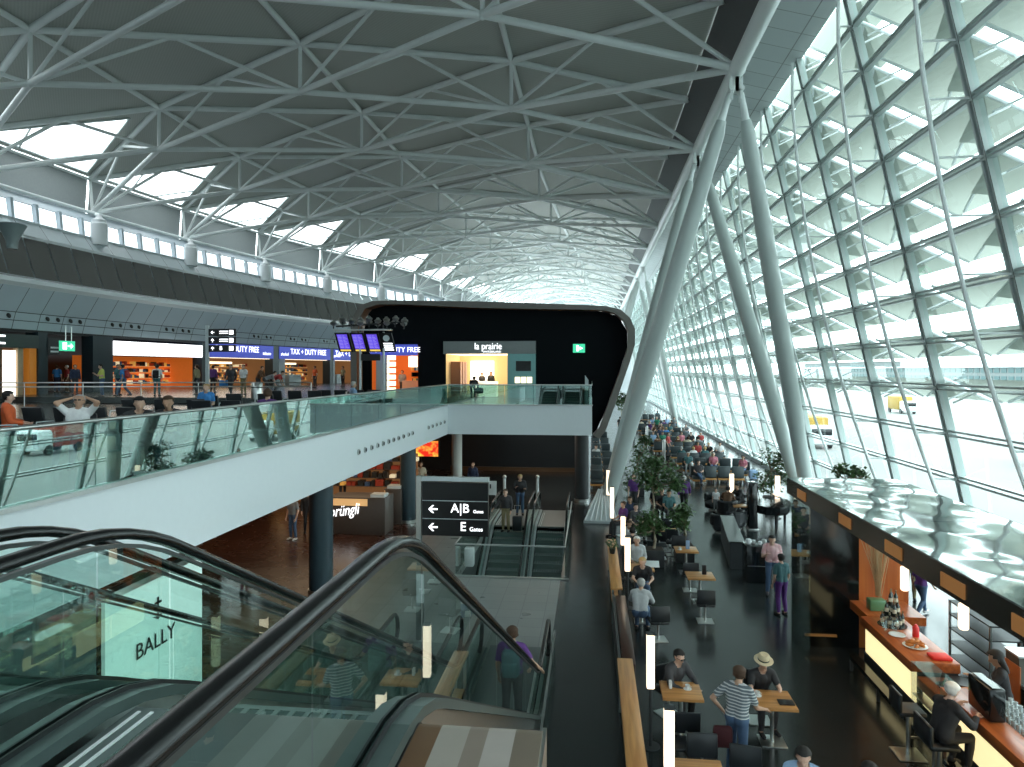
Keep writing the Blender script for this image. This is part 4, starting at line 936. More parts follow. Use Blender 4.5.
# ================================================================ PEOPLE
def frame_pt(p, lean, o):   # torso-frame offset -> local
    x, y, z = o; c1, s1 = math.cos(lean), math.sin(lean)
    return Vector((p[0]+x, p[1]+y*c1+z*s1, p[2]-y*s1+z*c1))
SH = .185
POSES = {   # pelvis z, lean, knees, ankles, elbow/wrist offsets from the shoulder (L,R), head turn
 'stand': dict(p=(0, 0, .95), lean=.03, kn=[(-.10, .02, .51), (.10, .03, .51)], an=[(-.11, -.03, .09), (.12, -.02, .09)], el=[(-.06, -.02, -.29), (.06, -.02, -.29)], wr=[(-.05, .08, -.53), (.05, .08, -.53)], hd=0),
 'walk': dict(p=(0, 0, .94), lean=.06, kn=[(-.09, .20, .54), (.09, -.02, .50)], an=[(-.09, .30, .12), (.10, -.32, .15)], el=[(-.06, -.10, -.27), (.06, .08, -.28)], wr=[(-.05, -.05, -.51), (.05, .24, -.46)], hd=.1),
 'phone': dict(p=(0, 0, .95), lean=.03, kn=[(-.10, .02, .51), (.10, .03, .51)], an=[(-.11, -.03, .09), (.12, -.02, .09)], el=[(-.06, .02, -.29), (.07, .12, -.27)], wr=[(-.03, .26, -.22), (-.02, .28, -.16)], hd=.25),
 'railhand': dict(p=(0, 0, .95), lean=.04, kn=[(-.10, .02, .51), (.10, .03, .51)], an=[(-.11, -.03, .09), (.12, -.02, .09)], el=[(-.06, -.02, -.29), (.14, .06, -.25)], wr=[(-.05, .08, -.53), (.26, .22, -.42)], hd=.1),
 'lean': dict(p=(0, -.05, .92), lean=.42, kn=[(-.10, .04, .50), (.11, -.04, .50)], an=[(-.12, -.10, .09), (.12, -.12, .09)], el=[(-.10, .10, -.26), (.08, .16, -.24)], wr=[(-.12, .28, -.40), (.04, .36, -.36)], hd=.1),
 'hip': dict(p=(0, 0, .95), lean=.12, kn=[(-.10, .05, .51), (.10, .0, .51)], an=[(-.12, -.03, .09), (.12, -.06, .09)], el=[(-.20, -.12, -.22), (.06, .12, -.27)], wr=[(-.06, -.02, -.42), (.10, .34, -.36)], hd=.1),
 'sit': dict(p=(0, 0, .56), lean=-.08, kn=[(-.12, .44, .52), (.12, .44, .52)], an=[(-.13, .46, .09), (.13, .50, .09)], el=[(-.06, .06, -.28), (.06, .06, -.28)], wr=[(.02, .30, -.33), (-.02, .30, -.34)], hd=.15),
 'sitlean': dict(p=(0, 0, .56), lean=.38, kn=[(-.12, .44, .52), (.12, .44, .52)], an=[(-.13, .40, .09), (.13, .46, .09)], el=[(-.08, .16, -.22), (.08, .16, -.22)], wr=[(.02, .38, -.26), (-.04, .38, -.27)], hd=.1),
 'sitcross': dict(p=(0, 0, .56), lean=-.12, kn=[(-.11, .44, .53), (.06, .43, .62)], an=[(-.12, .44, .09), (-.16, .66, .36)], el=[(-.06, .06, -.28), (.06, .06, -.28)], wr=[(.03, .28, -.28), (-.02, .30, -.30)], hd=.2),
 'handshead': dict(p=(0, 0, .56), lean=-.30, kn=[(-.12, .44, .52), (.12, .44, .52)], an=[(-.13, .60, .09), (.13, .62, .09)], el=[(-.17, .08, .19), (.17, .08, .19)], wr=[(.05, -.07, .27), (-.05, -.07, .27)], hd=-.1),
 'stool': dict(p=(0, 0, .90), lean=.30, kn=[(-.12, .42, .86), (.12, .42, .84)], an=[(-.13, .34, .44), (.13, .36, .42)], el=[(-.08, .18, -.22), (.08, .18, -.22)], wr=[(.02, .34, -.10), (-.04, .38, -.16)], hd=.2),
 'bend': dict(p=(0, -.12, .90), lean=1.15, kn=[(-.10, .08, .50), (.10, .08, .50)], an=[(-.11, -.02, .09), (.12, -.02, .09)], el=[(-.04, .10, -.27), (.04, .10, -.27)], wr=[(0, .16, -.50), (0, .18, -.50)], hd=.1),
 'reach': dict(p=(0, 0, .95), lean=.15, kn=[(-.10, .05, .51), (.10, .0, .51)], an=[(-.11, -.03, .09), (.12, -.04, .09)], el=[(-.08, .16, -.22), (.12, .02, -.27)], wr=[(-.02, .38, -.12), (.20, .12, -.48)], hd=.25),
}
_skin_cache = {}
def seg_dist(pts, a, b_):
    a = np.array(a); b_ = np.array(b_); ab = b_-a; L = max(ab@ab, 1e-9); t = np.clip(((pts-a)@ab)/L, 0, 1); return np.linalg.norm(pts-(a+t[:, None]*ab), axis=1), t
def figure(pose, sleeve='short', hair='short', legs='long', fem=False, vox=.019):
    key = (pose, sleeve, hair, legs, fem)
    if key in _skin_cache: return _skin_cache[key]
    D = POSES[pose]; p, ln = D['p'], D['lean']; k = .92 if fem else 1.0
    caps = []
    def cap(tag_, a, ra, b_, rb): caps.append((tag_, Vector(a), ra, Vector(b_), rb))
    T = lambda x, y, z: frame_pt(p, ln, (x, y, z))
    for s in (-1, 1):
        cap('pelvis', T(s*.075, 0, -.02), .112, T(s*.06, 0, .14), .095*k)
        cap('torso', T(s*.06, 0, .14), .098*k, T(s*.085, .01, .33), .108*k)
        cap('torso', T(s*.085, .01, .33), .108*k, T(s*.10, -.01, .43), .075)
        cap('torso', T(s*.03, -.015, .47), .06, T(s*SH*k*.9, 0, .445), .055)
        cap('torso', T(0, .012, .16), .105*k, T(0, .018, .36), .112*k)
        if fem: cap('torso', T(s*.075, .07, .33), .062, T(s*.075, .085, .32), .05)
    nb = T(0, -.01, .47); hln = ln*.5+D['hd']
    hc = nb+Vector((0, math.sin(hln)*.17+.02, math.cos(hln)*.175))
    cap('neck', nb, .058*k, hc-Vector((0, 0, .05)), .052*k)
    cH = lambda x, y, z: frame_pt(hc, hln, (x, y, z))
    cap('head', cH(0, -.01, .025), .088, cH(0, -.02, .03), .09); cap('head', cH(0, .015, .03), .082, cH(0, .02, -.03), .07); cap('head', cH(0, .03, -.04), .055, cH(0, .045, -.085), .036)
    cap('head', cH(0, .085, .01), .010, cH(0, .112, -.028), .017)
    for s in (-1, 1): cap('head', cH(s*.083, -.005, .01), .016, cH(s*.088, -.01, -.025), .013)
    hands = []
    for i, s in enumerate((-1, 1)):
        sh = T(s*SH*k, 0, .43); el = sh+Vector(D['el'][i]); wr = sh+Vector(D['wr'][i])
        cap('uarm', sh, .056*k, el, .042*k); cap('farm', el, .042*k, wr, .027*k)
        dr = (wr-el).normalized(); hd = wr+dr*.08
        cap('hand', wr, .027, hd, .030); hands.append((s, wr, hd, dr))
        hip = T(s*.09, 0, -.03); kn = Vector(D['kn'][i]); an = Vector(D['an'][i])
        cap('thigh', hip, .088, kn, .058); cap('calf', kn, .057, kn.lerp(an, .35), .058); cap('calf', kn.lerp(an, .35), .058, an, .036)
        fd = Vector((0, 1, 0)) if an.z < .2 else Vector((0, .8, -.45)).normalized()
        cap('foot', an+Vector((0, -.03, -.045)), .040, an+fd*.16+Vector((s*.015, 0, -.055 if an.z < .2 else -.04)), .030)
    mb = MB()
    for _, a, ra, b_, rb in caps: mb.capsule(a, ra, b_, rb, 10)
    me = mb.mesh('tmp'); ob = bpy.data.objects.new('tmp', me); C.objects.link(ob)
    md = ob.modifiers.new('r', 'REMESH'); md.mode = 'VOXEL'; md.voxel_size = vox; sm = ob.modifiers.new('s', 'SMOOTH'); sm.iterations = 2; sm.factor = .5
    dg = bpy.context.evaluated_depsgraph_get(); dg.update(); body = bpy.data.meshes.new_from_object(ob.evaluated_get(dg)); bpy.data.objects.remove(ob); bpy.data.meshes.remove(me)
    nV = len(body.vertices); co_ = np.zeros(nV*3); body.vertices.foreach_get('co', co_); co_ = co_.reshape(-1, 3)
    no_ = np.zeros(nV*3); body.vertices.foreach_get('normal', no_); no_ = no_.reshape(-1, 3)
    best = np.full(nV, 1e9); lab = np.zeros(nV, int); par = np.zeros(nV); tags = []
    for i, (tg, a, ra, b_, rb) in enumerate(caps):
        d_, t_ = seg_dist(co_, a, b_); d_ = d_-(ra+(rb-ra)*t_); m_ = d_ < best; best[m_] = d_[m_]; lab[m_] = i; par[m_] = t_[m_]; tags.append(tg)
    vt = np.array([tags[i] for i in lab])
    faces = [tuple(f.vertices) for f in body.polygons]
    hinv = Matrix.Rotation(hln, 3, 'X')
    def hl(v): v = hinv @ (Vector(v)-hc); return v      # head-local
    def sub(name, sel, off):
        idx = {}; vs = []; fs = []
        for f in faces:
            if all(sel[i] for i in f):
                for i in f:
                    if i not in idx: idx[i] = len(vs); o_ = off(i) if callable(off) else off; vs.append(tuple(co_[i]+no_[i]*o_))
                fs.append(tuple(idx[i] for i in f))
        m_ = bpy.data.meshes.new(name); m_.from_pydata(vs, [], fs); m_.polygons.foreach_set('use_smooth', [True]*len(fs)); m_.materials.append(None); return m_
    zt = np.array([(Vector(c) - Vector(p)).z if abs(ln) < .9 else 9 for c in co_])
    ssel = np.isin(vt, ['torso']) | ((vt == 'pelvis') & (par > .15)) | ((vt == 'uarm') & ((par < .78) | (sleeve != 'short')))
    if sleeve == 'long': ssel |= (vt == 'farm') & (par < .93)
    psel = np.isin(vt, ['pelvis', 'thigh']) | ((vt == 'calf') if legs == 'long' else np.zeros(nV, bool)) | ((vt == 'foot') & (par < .12) & (co_[:, 2] > .09) if legs == 'long' else np.zeros(nV, bool))
    if legs == 'short': psel = (vt == 'pelvis') | ((vt == 'thigh') & (par < .85))
    out = {'shirt': sub('shirt', ssel, .017 if sleeve == 'short' else .022), 'trousers': sub('trousers', psel, .012), 'shoes': sub('shoes', vt == 'foot', .010)}
    hs = np.zeros(nV, bool); hoff = np.zeros(nV)
    for i in np.where((vt == 'head') | (vt == 'neck'))[0]:
        v = hl(co_[i])
        if hair == 'bald': ok = v.z < .06 and v.z > -.05 and v.y < .0
        else: ok = (v.z > .055+.25*max(0, v.y)) or (v.y < -.01 and v.z > (-.06 if hair == 'short' else -.16)) or (v.y < .03 and v.z > .02)
        if hair == 'bald' and v.z > .075: ok = False
        hs[i] = ok; hoff[i] = (.014 if hair != 'bald' else .006)+(.012 if v.z > .05 and hair != 'bald' else 0)+(.015 if hair == 'long' else 0)
    out['hair'] = sub('hair', hs, lambda i: hoff[i])
    if hair == 'long':
        hm = MB()
        for s in (-1, 0, 1): hm.capsule(cH(s*.05, -.06, 0), .055, cH(s*.06, -.085-.01*abs(s), -.21), .035, 8)
        h2 = hm.mesh('hair', (), smooth=60); bm = bmesh.new(); bm.from_mesh(out['hair']); bm.from_mesh(h2); bm.to_mesh(out['hair']); bm.free(); bpy.data.meshes.remove(h2)
    # fingers and face details joined into the body mesh
    ex = MB()
    for s, wr, hd, dr in hands:
        side = dr.cross(Vector((0, 0, 1))); side = side.normalized() if side.length > .2 else Vector((0, 1, 0))
        if abs(dr.z) > .75: side = Vector((0, 1, 0))
        nr = dr.cross(side).normalized(); inw = nr if nr.dot(Vector((-s, 0, 0))) > 0 else -nr
        for q, (o_, L_) in enumerate(((-.027, .062), (-.009, .072), (.009, .068), (.026, .052))):
            b0 = hd+side*o_+dr*.01; b1 = b0+dr*L_*.5+inw*.008; b2_ = b1+dr*L_*.38+inw*.022
            ex.capsule(b0, .0095, b1, .0088, 6); ex.capsule(b1, .0088, b2_, .0072, 6)
        t0 = wr+dr*.03+side*(.028); ex.capsule(t0, .011, t0+dr*.03+side*.028+inw*.01, .0095, 6); ex.capsule(t0+dr*.03+side*.028+inw*.01, .0095, t0+dr*.058+side*.032+inw*.02, .0078, 6)
    nf = len(ex.f)
    for s in (-1, 1): ex.ball(cH(s*.032, .083, .012), (.013, .008, .008), 8, 1); ex.box(cH(s*.032, .094, .032), (.03, .008, .005), 0, 1)
    ex.box(cH(0, .094, -.055), (.036, .008, .006), 0, 2)
    em = ex.mesh('x', (), smooth=60); em.materials.append(None)
    fm_ = [0]*0
    bm = bmesh.new(); bm.from_mesh(body); n0 = len(bm.faces); bm.from_mesh(em); bm.faces.ensure_lookup_table()
    for i, f in enumerate(bm.faces): f.smooth = True; f.material_index = 0 if i < n0 else ex.m[i-n0]
    bm.to_mesh(body); bm.free(); bpy.data.meshes.remove(em); body.name = 'person_body'
    body.materials.clear(); body.materials.append(None); body.materials.append(M['eyedark']); body.materials.append(M['lip'])
    out['body'] = body; out['hc'] = hc; out['hln'] = hln; out['T'] = T
    _skin_cache[key] = out; return out
M['eyedark'] = pbr('eye_dark', (.02, .015, .012), .3); M['lip'] = pbr('lip', (.35, .12, .10), .5)
SKINS = [pbr('skin_a', (.58, .36, .26), .5), pbr('skin_b', (.50, .30, .20), .5), pbr('skin_c', (.65, .42, .32), .5)]
COL = {'white': (.75, .76, .76), 'black': (.015, .015, .018), 'navy': (.02, .035, .08), 'blue': (.04, .22, .55), 'lightblue': (.28, .42, .62), 'grey': (.22, .23, .24), 'palegrey': (.45, .47, .48), 'orange': (.70, .12, .03), 'red': (.38, .04, .04), 'purple': (.10, .03, .18),
       'yellow': (.62, .68, .16), 'green': (.02, .20, .12), 'pink': (.50, .17, .22), 'jeans': (.06, .11, .20), 'khaki': (.25, .22, .12), 'brown': (.12, .06, .03), 'teal': (.05, .14, .15), 'charcoal': (.04, .04, .045), 'cream': (.62, .55, .42), 'hairblack': (.012, .01, .009), 'hairbrown': (.06, .03, .015), 'blond': (.45, .30, .13), 'hairgrey': (.45, .44, .42), 'hairwhite': (.75, .74, .70)}
_cm = {}
def cloth(nm):
    if nm not in _cm: _cm[nm] = pbr('cloth_'+nm, COL[nm], .75, bump=.15, scale=25, vary=.12)
    return _cm[nm]
def stripes():
    m, n, l, b = nt('striped_cloth'); tc = n.new('ShaderNodeTexCoord'); wv = n.new('ShaderNodeTexWave'); wv.bands_direction = 'Z'; wv.inputs['Scale'].default_value = 6.5; cr = n.new('ShaderNodeValToRGB'); cr.color_ramp.interpolation = 'CONSTANT'
    cr.color_ramp.elements[0].color = (.12, .15, .17, 1); cr.color_ramp.elements[1].position = .72; cr.color_ramp.elements[1].color = (.55, .58, .58, 1)
    l.new(tc.outputs['Object'], wv.inputs['Vector']); l.new(wv.outputs['Fac'], cr.inputs[0]); l.new(cr.outputs[0], b.inputs['Base Color']); b.inputs['Roughness'].default_value = .8; return m
_cm['stripes'] = stripes()
def checks():
    m, n, l, b = nt('checked_cloth'); tc = n.new('ShaderNodeTexCoord'); ck = n.new('ShaderNodeTexChecker'); ck.inputs['Scale'].default_value = 26; ck.inputs[1].default_value = (.62, .25, .28, 1); ck.inputs[2].default_value = (.75, .62, .62, 1)
    l.new(tc.outputs['Object'], ck.inputs['Vector']); l.new(ck.outputs[0], b.inputs['Base Color']); b.inputs['Roughness'].default_value = .8; return m
_cm['checks'] = checks()
_sk = [0]
def person(label, pose, loc, rz, top, bottom, hair='short', haircol='hairbrown', sleeve='short', legs='long', fem=False, shoes='black', scale=1.0, hat=False, backpack=None, group=None, glasses=False):
    fg = figure(pose, sleeve, hair, legs, fem)
    t = thing('person', label, 'person', tuple(loc), math.radians(rz), group); t.scale = (scale,)*3
    _sk[0] += 1
    def part(nm, me, mat):
        o = bpy.data.objects.new(nm, me); C.objects.link(o); o.parent = t; o.material_slots[0].link = 'OBJECT'; o.material_slots[0].material = mat; return o
    part('body', fg['body'], SKINS[_sk[0] % 3]); part('shirt', fg['shirt'], cloth(top)); part('shorts' if legs == 'short' else 'trousers', fg['trousers'], cloth(bottom)); part('shoes', fg['shoes'], cloth(shoes))
    part('hair', fg['hair'], cloth(haircol))
    hc, hln = fg['hc'], fg['hln']
    if hat:
        mb = MB(); mb.lathe((0, 0, 0), [(.165, .0), (.17, .008), (.10, .012), (.098, .10), (.07, .125), (.02, .115)], 18); m_ = mb.mesh('hat', (M['straw'],), smooth=50)
        o = bpy.data.objects.new('hat', m_); C.objects.link(o); o.parent = t; o.location = frame_pt(hc, hln, (0, -.005, .06)); o.rotation_euler = (-hln, 0, 0)
        b_ = MB().lathe((0, 0, 0), [(.1005, .014), (.1, .04)], 18).mesh('hat_band', (M['black'],), smooth=50); o2 = bpy.data.objects.new('hat_band', b_); C.objects.link(o2); o2.parent = o
    if glasses:
        mb = MB()
        for s in (-1, 1): mb.box(frame_pt(hc, hln, (s*.033, .108, .01)), (.046, .006, .028)); mb.box(frame_pt(hc, hln, (s*.08, .045, .015)), (.006, .12, .008))
        m_ = mb.mesh('sunglasses', (M['black'],)); o = bpy.data.objects.new('sunglasses', m_); C.objects.link(o); o.parent = t
    if backpack:
        T = fg['T']; mb = MB(); c0 = T(0, -.20, .24); mb.rbox(c0, (.30, .17, .44), .07); mb.rbox(T(0, -.30, .16), (.24, .07, .24), .03)
        m_ = mb.mesh('backpack', (cloth(backpack),), smooth=50); o = bpy.data.objects.new('backpack', m_); C.objects.link(o); o.parent = t
        mb = MB()
        for s in (-1, 1): mb.path([T(s*.10, -.12, .42), T(s*.11, 0, .49), T(s*.12, .12, .40), T(s*.13, .13, .25), T(s*.15, -.1, .1)], .018, 6)
        m_ = mb.mesh('strap', (cloth(backpack),), smooth=50); o2 = bpy.data.objects.new('strap', m_); C.objects.link(o2); o2.parent = o
    return t
M['straw'] = pbr('straw_hat', (.62, .52, .34), .8, vary=.15, scale=60)
# ================================================================ FURNITURE KINDS
def seat_bench_upper():   # one unit: black seat and back with pale arm, facing +Y
    mb = MB(); mb.rbox((0, .02, .42), (.56, .50, .07), .025); a = mb.mesh('seat', (M['leather'],), smooth=40)
    mb = MB(); mb.rbox((0, -.29, .68), (.56, .07, .52), .025, rx=-.22); b_ = mb.mesh('backrest', (M['leather'],), smooth=40)
    mb = MB()
    mb.path([(.30, -.35, .90), (.30, -.26, .45), (.30, -.20, .40)], .018, 6); mb.path([(.30, -.30, .62), (.30, .15, .62), (.30, .2, .42)], .018, 6); c2 = mb.mesh('armrest', (M['palegrey'],), smooth=40)
    mb = MB(); mb.box((0, 0, .34), (.6, .06, .06)); mb.box((0, 0, .17), (.05, .05, .34)); mb.box((0, 0, .015), (.06, .5, .03)); d_ = mb.mesh('base', (M['brush'],))
    return [('seat', a), ('backrest', b_), ('armrest', c2), ('base', d_)]
def cafe_chair_kind():
    mb = MB(); mb.rbox((0, 0, .45), (.44, .44, .06), .025); a = mb.mesh('seat', (M['leather'],), smooth=40)
    mb = MB(); mb.rbox((0, -.22, .68), (.46, .05, .36), .02, rx=-.12); b_ = mb.mesh('backrest', (M['leather'],), smooth=40)
    mb = MB(); mb.tube((0, 0, .02), (0, 0, .43), .028, n=10); mb.tube((0, -.2, .46), (0, -.22, .55), .02, n=6); c2 = mb.mesh('post', (M['brush'],), smooth=40)
    mb = MB(); mb.rbox((0, 0, .012), (.40, .40, .022), .005); d_ = mb.mesh('foot_plate', (M['brush'],))
    return [('seat', a), ('backrest', b_), ('post', c2), ('foot_plate', d_)]
def stool_kind():
    mb = MB(); mb.rbox((0, 0, .76), (.42, .42, .08), .03); a = mb.mesh('seat', (M['leather'],), smooth=40)
    mb = MB(); mb.rbox((0, -.20, .93), (.42, .06, .30), .025); b_ = mb.mesh('backrest', (M['leather'],), smooth=40)
    mb = MB(); mb.tube((0, 0, .02), (0, 0, .74), .035, n=10); mb.box((0, .2, .3), (.3, .03, .03)); mb.box((0, .1, .3), (.03, .2, .03)); c2 = mb.mesh('post', (M['brush'],), smooth=40)
    mb = MB(); mb.rbox((0, 0, .012), (.44, .44, .022), .005); d_ = mb.mesh('foot_plate', (M['brush'],))
    return [('seat', a), ('backrest', b_), ('post', c2), ('foot_plate', d_)]
def lounge_kind():
    mb = MB(); mb.rbox((0, .04, .36), (.66, .64, .16), .03); a = mb.mesh('seat', (M['leatherg'],), smooth=40)
    mb = MB(); mb.rbox((0, -.29, .64), (.66, .14, .62), .03, rx=-.1); b_ = mb.mesh('backrest', (M['leatherg'],), smooth=40)
    mb = MB(); mb.rbox((0, 0, .22), (.70, .72, .10), .01); c2 = mb.mesh('wooden_base', (M['oakx'],))
    mb = MB(); mb.box((-.25, 0, .085), (.05, .6, .17)); mb.box((.25, 0, .085), (.05, .6, .17)); d_ = mb.mesh('feet', (M['brush'],))
    return [('seat', a), ('backrest', b_), ('wooden_base', c2), ('feet', d_)]
M['leatherg'] = pbr('slate_leather', (.035, .05, .055), .4)
KIND = {'waiting_chair': (seat_bench_upper(), 'seat'), 'cafe_chair': (cafe_chair_kind(), 'chair'), 'bar_stool': (stool_kind(), 'stool'), 'lounge_chair': (lounge_kind(), 'seat')}
def put(kind, label, loc, rz, group=None):
    parts, cat = KIND[kind]; t = thing(kind, label, cat, tuple(loc), math.radians(rz), group)
    for nm, me in parts:
        o = bpy.data.objects.new(nm, me); C.objects.link(o); o.parent = t
    return t
def table(label, x, y, w_=.68, d_=.68, h=.74, rz=0, z=LOW):
    t = thing('cafe_table', label, 'table', (x, y, z), math.radians(rz))
    MB().rbox((0, 0, h-.025), (w_, d_, .05), .008).build('tabletop', M['oakx'], t, 40, world=False)
    MB().tube((0, 0, .02), (0, 0, h-.05), .035, n=12).build('post', M['brush'], t, 40, world=False)
    MB().rbox((0, 0, .012), (.42, .42, .022), .005).build('foot_plate', M['brush'], t, 40, world=False)
    return t
# ================================================================ UPPER FLOOR PEOPLE AND SEATS
UP2 = -1.42
floor(-40, -7.3, 33.9, 120, UP2, M['floor_up'], .3)
def at_zc(px, zc): r = (px-512)/F; return Vector(((r*c_-s_)*zc, (r*s_+c_)*zc, 0))
def up_pt(px, zc, z=UP): v = at_zc(px, zc); v.z = z; return v
row_n = 0
for (pa, pb, zc, rz) in [(-10, 118, 15.2, 172), (124, 190, 19.5, 176), (196, 226, 18.6, 180), (230, 262, 24.0, 180), (272, 312, 27.5, 180), (322, 372, 28.5, 180)]:
    row_n += 1; a, b2 = at_zc(pa, zc), at_zc(pb, zc); k = max(2, int((b2-a).length/.62)+1)
    for i in range(k):
        v = a.lerp(b2, i/(k-1)); v.z = UP
        put('waiting_chair', 'black waiting seat, %s from the left in the %s row on the upper floor' % (ORD[i], ORD[row_n-1]), v, rz)
def up_sit(label, pose, px, zc, rz, *a, **k):
    v = up_pt(px, zc); person(label, pose, v+Vector((0, 0, -.02)), rz, *a, **k)
    put('waiting_chair', 'black waiting seat under the %s' % label.split(' sitting')[0], v, rz)
up_sit('person in a white t-shirt and glasses sitting back with both hands behind the head', 'handshead', 76, 13.0, 200, 'white', 'jeans', 'short', 'hairgrey', glasses=True)
up_sit('dark-haired person in an orange top sitting at the far left behind the parapet', 'sit', 9, 14.6, 310, 'orange', 'jeans', 'short', 'hairblack', sleeve='long')
up_sit('dark-haired person in black sitting right of the person with hands behind the head', 'sitlean', 138, 12.6, 220, 'black', 'charcoal', 'short', 'hairblack', sleeve='long')
up_sit('brown-haired person in black sitting low with head bowed, left of the pale pole sign', 'sitlean', 171, 13.0, 200, 'black', 'jeans', 'short', 'hairbrown', sleeve='long')
up_sit('person in a blue and white top sitting near the foot of the pale sign pole', 'sit', 206, 22, 190, 'blue', 'navy', 'short', 'blond', sleeve='short')
up_sit('person in purple sitting with their back turned behind the parapet', 'sit', 268, 16.5, 10, 'purple', 'charcoal', 'short', 'hairbrown')
up_sit('grey-haired person in a light blue shirt sitting under the flight monitors', 'sit', 354, 27, -60, 'lightblue', 'navy', 'short', 'hairgrey', sleeve='long')
def up_stand(label, pose, px, zc, rz, *a, **k): person(label, pose, up_pt(px, zc, UP2), rz, *a, **k)
up_stand('person in a bright blue top standing with their back turned below the green exit sign', 'stand', 57, 44, 20, 'blue', 'navy', 'short', 'hairbrown')
up_stand('person in a rust red top standing beside the one in bright blue', 'stand', 67, 44, 150, 'red', 'brown', 'short', 'hairgrey')
up_stand('person in a dark jacket standing at the dark corridor', 'stand', 75, 40, -120, 'navy', 'charcoal', 'short', 'hairbrown', sleeve='long')
up_stand('person in a yellow-green t-shirt and jeans holding something to the face', 'phone', 102, 37, 140, 'yellow', 'jeans', 'short', 'hairblack')
up_stand('person in a teal top half hidden behind the one in the blue t-shirt', 'stand', 118, 39, -100, 'teal', 'navy', 'short', 'hairblack')
up_stand('person in a blue t-shirt with a red backpack in front of the orange shop', 'walk', 123.5, 37, 100, 'blue', 'jeans', 'short', 'hairblack', backpack='red')
up_stand('person in a white t-shirt with a black backpack looking into the orange shop', 'stand', 157, 38, 15, 'white', 'teal', 'short', 'hairblack', backpack='black')
up_stand('person in an olive brown jacket standing left of the pale sign pole', 'stand', 197, 40, 90, 'khaki', 'charcoal', 'short', 'hairbrown', sleeve='long')
up_stand('person in dark purple standing behind the three-panel sign', 'stand', 213, 44, 0, 'purple', 'black', 'short', 'hairblack', sleeve='long')
up_stand('person in a dark jacket over a light blue shirt walking with a blue bag', 'walk', 231, 38, 190, 'charcoal', 'charcoal', 'short', 'hairbrown', sleeve='long')
t = thing('carry_bag', 'blue bag carried by the person in the dark jacket', 'bag', up_pt(224, 38, -.9)); v = up_pt(224, 38, -.75); MB().rbox(v, (.5, .2, .4), .05).build('bag_body', cloth('blue'), t); MB().path([v+Vector((-.12, 0, .2)), v+Vector((-.08, 0, .36)), v+Vector((.08, 0, .36)), v+Vector((.12, 0, .2))], .015, 6).build('handle', cloth('navy'), t)
up_stand('person in a white t-shirt standing in front of the first duty-free shop', 'stand', 243.5, 40, 170, 'white', 'khaki', 'short', 'hairbrown')
up_stand('person in a brown coat bending beside the grey one', 'lean', 259, 42, -90, 'brown', 'charcoal', 'short', 'hairbrown', sleeve='long')
up_stand('person in a grey top bending over luggage', 'bend', 267, 40, -60, 'grey', 'charcoal', 'short', 'hairblack')
up_stand('person in a red top crouching right of the one in grey', 'bend', 275, 41, -80, 'red', 'charcoal', 'short', 'hairblack')
up_stand('person in an olive top standing in the duty-free shop left of the flight monitors', 'stand', 343, 60, 150, 'khaki', 'black', 'short', 'hairblack')
up_stand('person in orange standing at the counter of the middle duty-free shop', 'stand', 315, 56, 150, 'orange', 'charcoal', 'short', 'hairblack')
person('person in dark grey at the counter of the duty-free kiosk in the black box', 'stand', (P(402, 380, Y=45.5).x, 45.6, UP), 180, 'grey', 'black', 'short', 'hairblack')
t = thing('waste_bin', 'round steel waste bin standing on the upper floor beside the bending people', 'bin', up_pt(257, 34, UP2)); v = up_pt(257, 34, UP2); MB().lathe(v, [(.28, 0), (.28, .75), (.24, .8), (.2, .8)], 20).build('body', M['brush'], t); MB().lathe(v, [(.285, .55), (.285, .6)], 20).build('band', M['charcoal'], t)
person('person in black bending over a pushchair in front of the boutique', 'bend', P(473, 402, Y=40.5)*1.0, 0, 'black', 'black', 'short', 'hairblack', sleeve='long')
person('person in black standing at the boutique counter, right of the pale lit backdrop', 'stand', (P(491, 385, Y=46.5).x, 46.5, UP), 180, 'black', 'black', 'long', 'hairblack', sleeve='long', fem=True, scale=.95)
person('person in a black and white outfit behind the boutique counter', 'stand', (P(482, 385, Y=46.8).x, 46.8, UP), 180, 'charcoal', 'black', 'short', 'hairblack', fem=True, scale=.92)
for o in bpy.data.objects:
    if o.get('label', '').startswith('person in black bending over a push'): o.location.z = UP
v = P(477, 400, Y=40.0); t = thing('pushchair', 'small dark pushchair in front of the boutique', 'pushchair', (v.x, 40.3, UP))
MB().rbox((v.x+.1, 40.3, UP+.55), (.42, .55, .35), .1).build('seat', cloth('black'), t); MB().path([(v.x-.1, 39.9, UP+.7), (v.x-.25, 39.7, UP+1.0), (v.x+.4, 39.7, UP+1.0), (v.x+.25, 39.9, UP+.7)], .02, 6).build('handle', M['brush'], t)
for sx in (-.12, .32):
    for yy in (40.0, 40.6): MB().tube((v.x+sx-.02, yy, UP+.12), (v.x+sx+.02, yy, UP+.12), .11, n=12).build('wheel', M['black'], t)
# ================================================================ PEOPLE ON AND AROUND THE ESCALATORS
v = at_zc(512, 11.7); zs = zprof(v.y+.3, 3.02, UP, LOW)
person('person in a purple t-shirt with a grey-green backpack riding down the near escalator', 'railhand', (v.x, v.y, zs), 0, 'purple', 'charcoal', 'short', 'hairbrown', backpack='teal')
person('person in a dark jacket and khaki trousers riding the far escalator, hand on the rail', 'railhand', (-3.45, 28.0, LOW-.12), 170, 'charcoal', 'khaki', 'short', 'hairbrown', sleeve='long')
t = thing('suitcase', 'black wheeled suitcase standing beside the person in khaki trousers on the far escalator', 'suitcase', (-3.0, 27.8, LOW-.12)); MB().rbox((-2.98, 27.9, LOW+.26), (.38, .26, .6), .05).build('shell', M['leather'], t)
mb = MB(); mb.path([(-3.1, 28.0, LOW+.55), (-3.1, 28.0, LOW+.95), (-2.86, 28.0, LOW+.95), (-2.86, 28.0, LOW+.55)], .012, 6); mb.build('pull_handle', M['brush'], t)
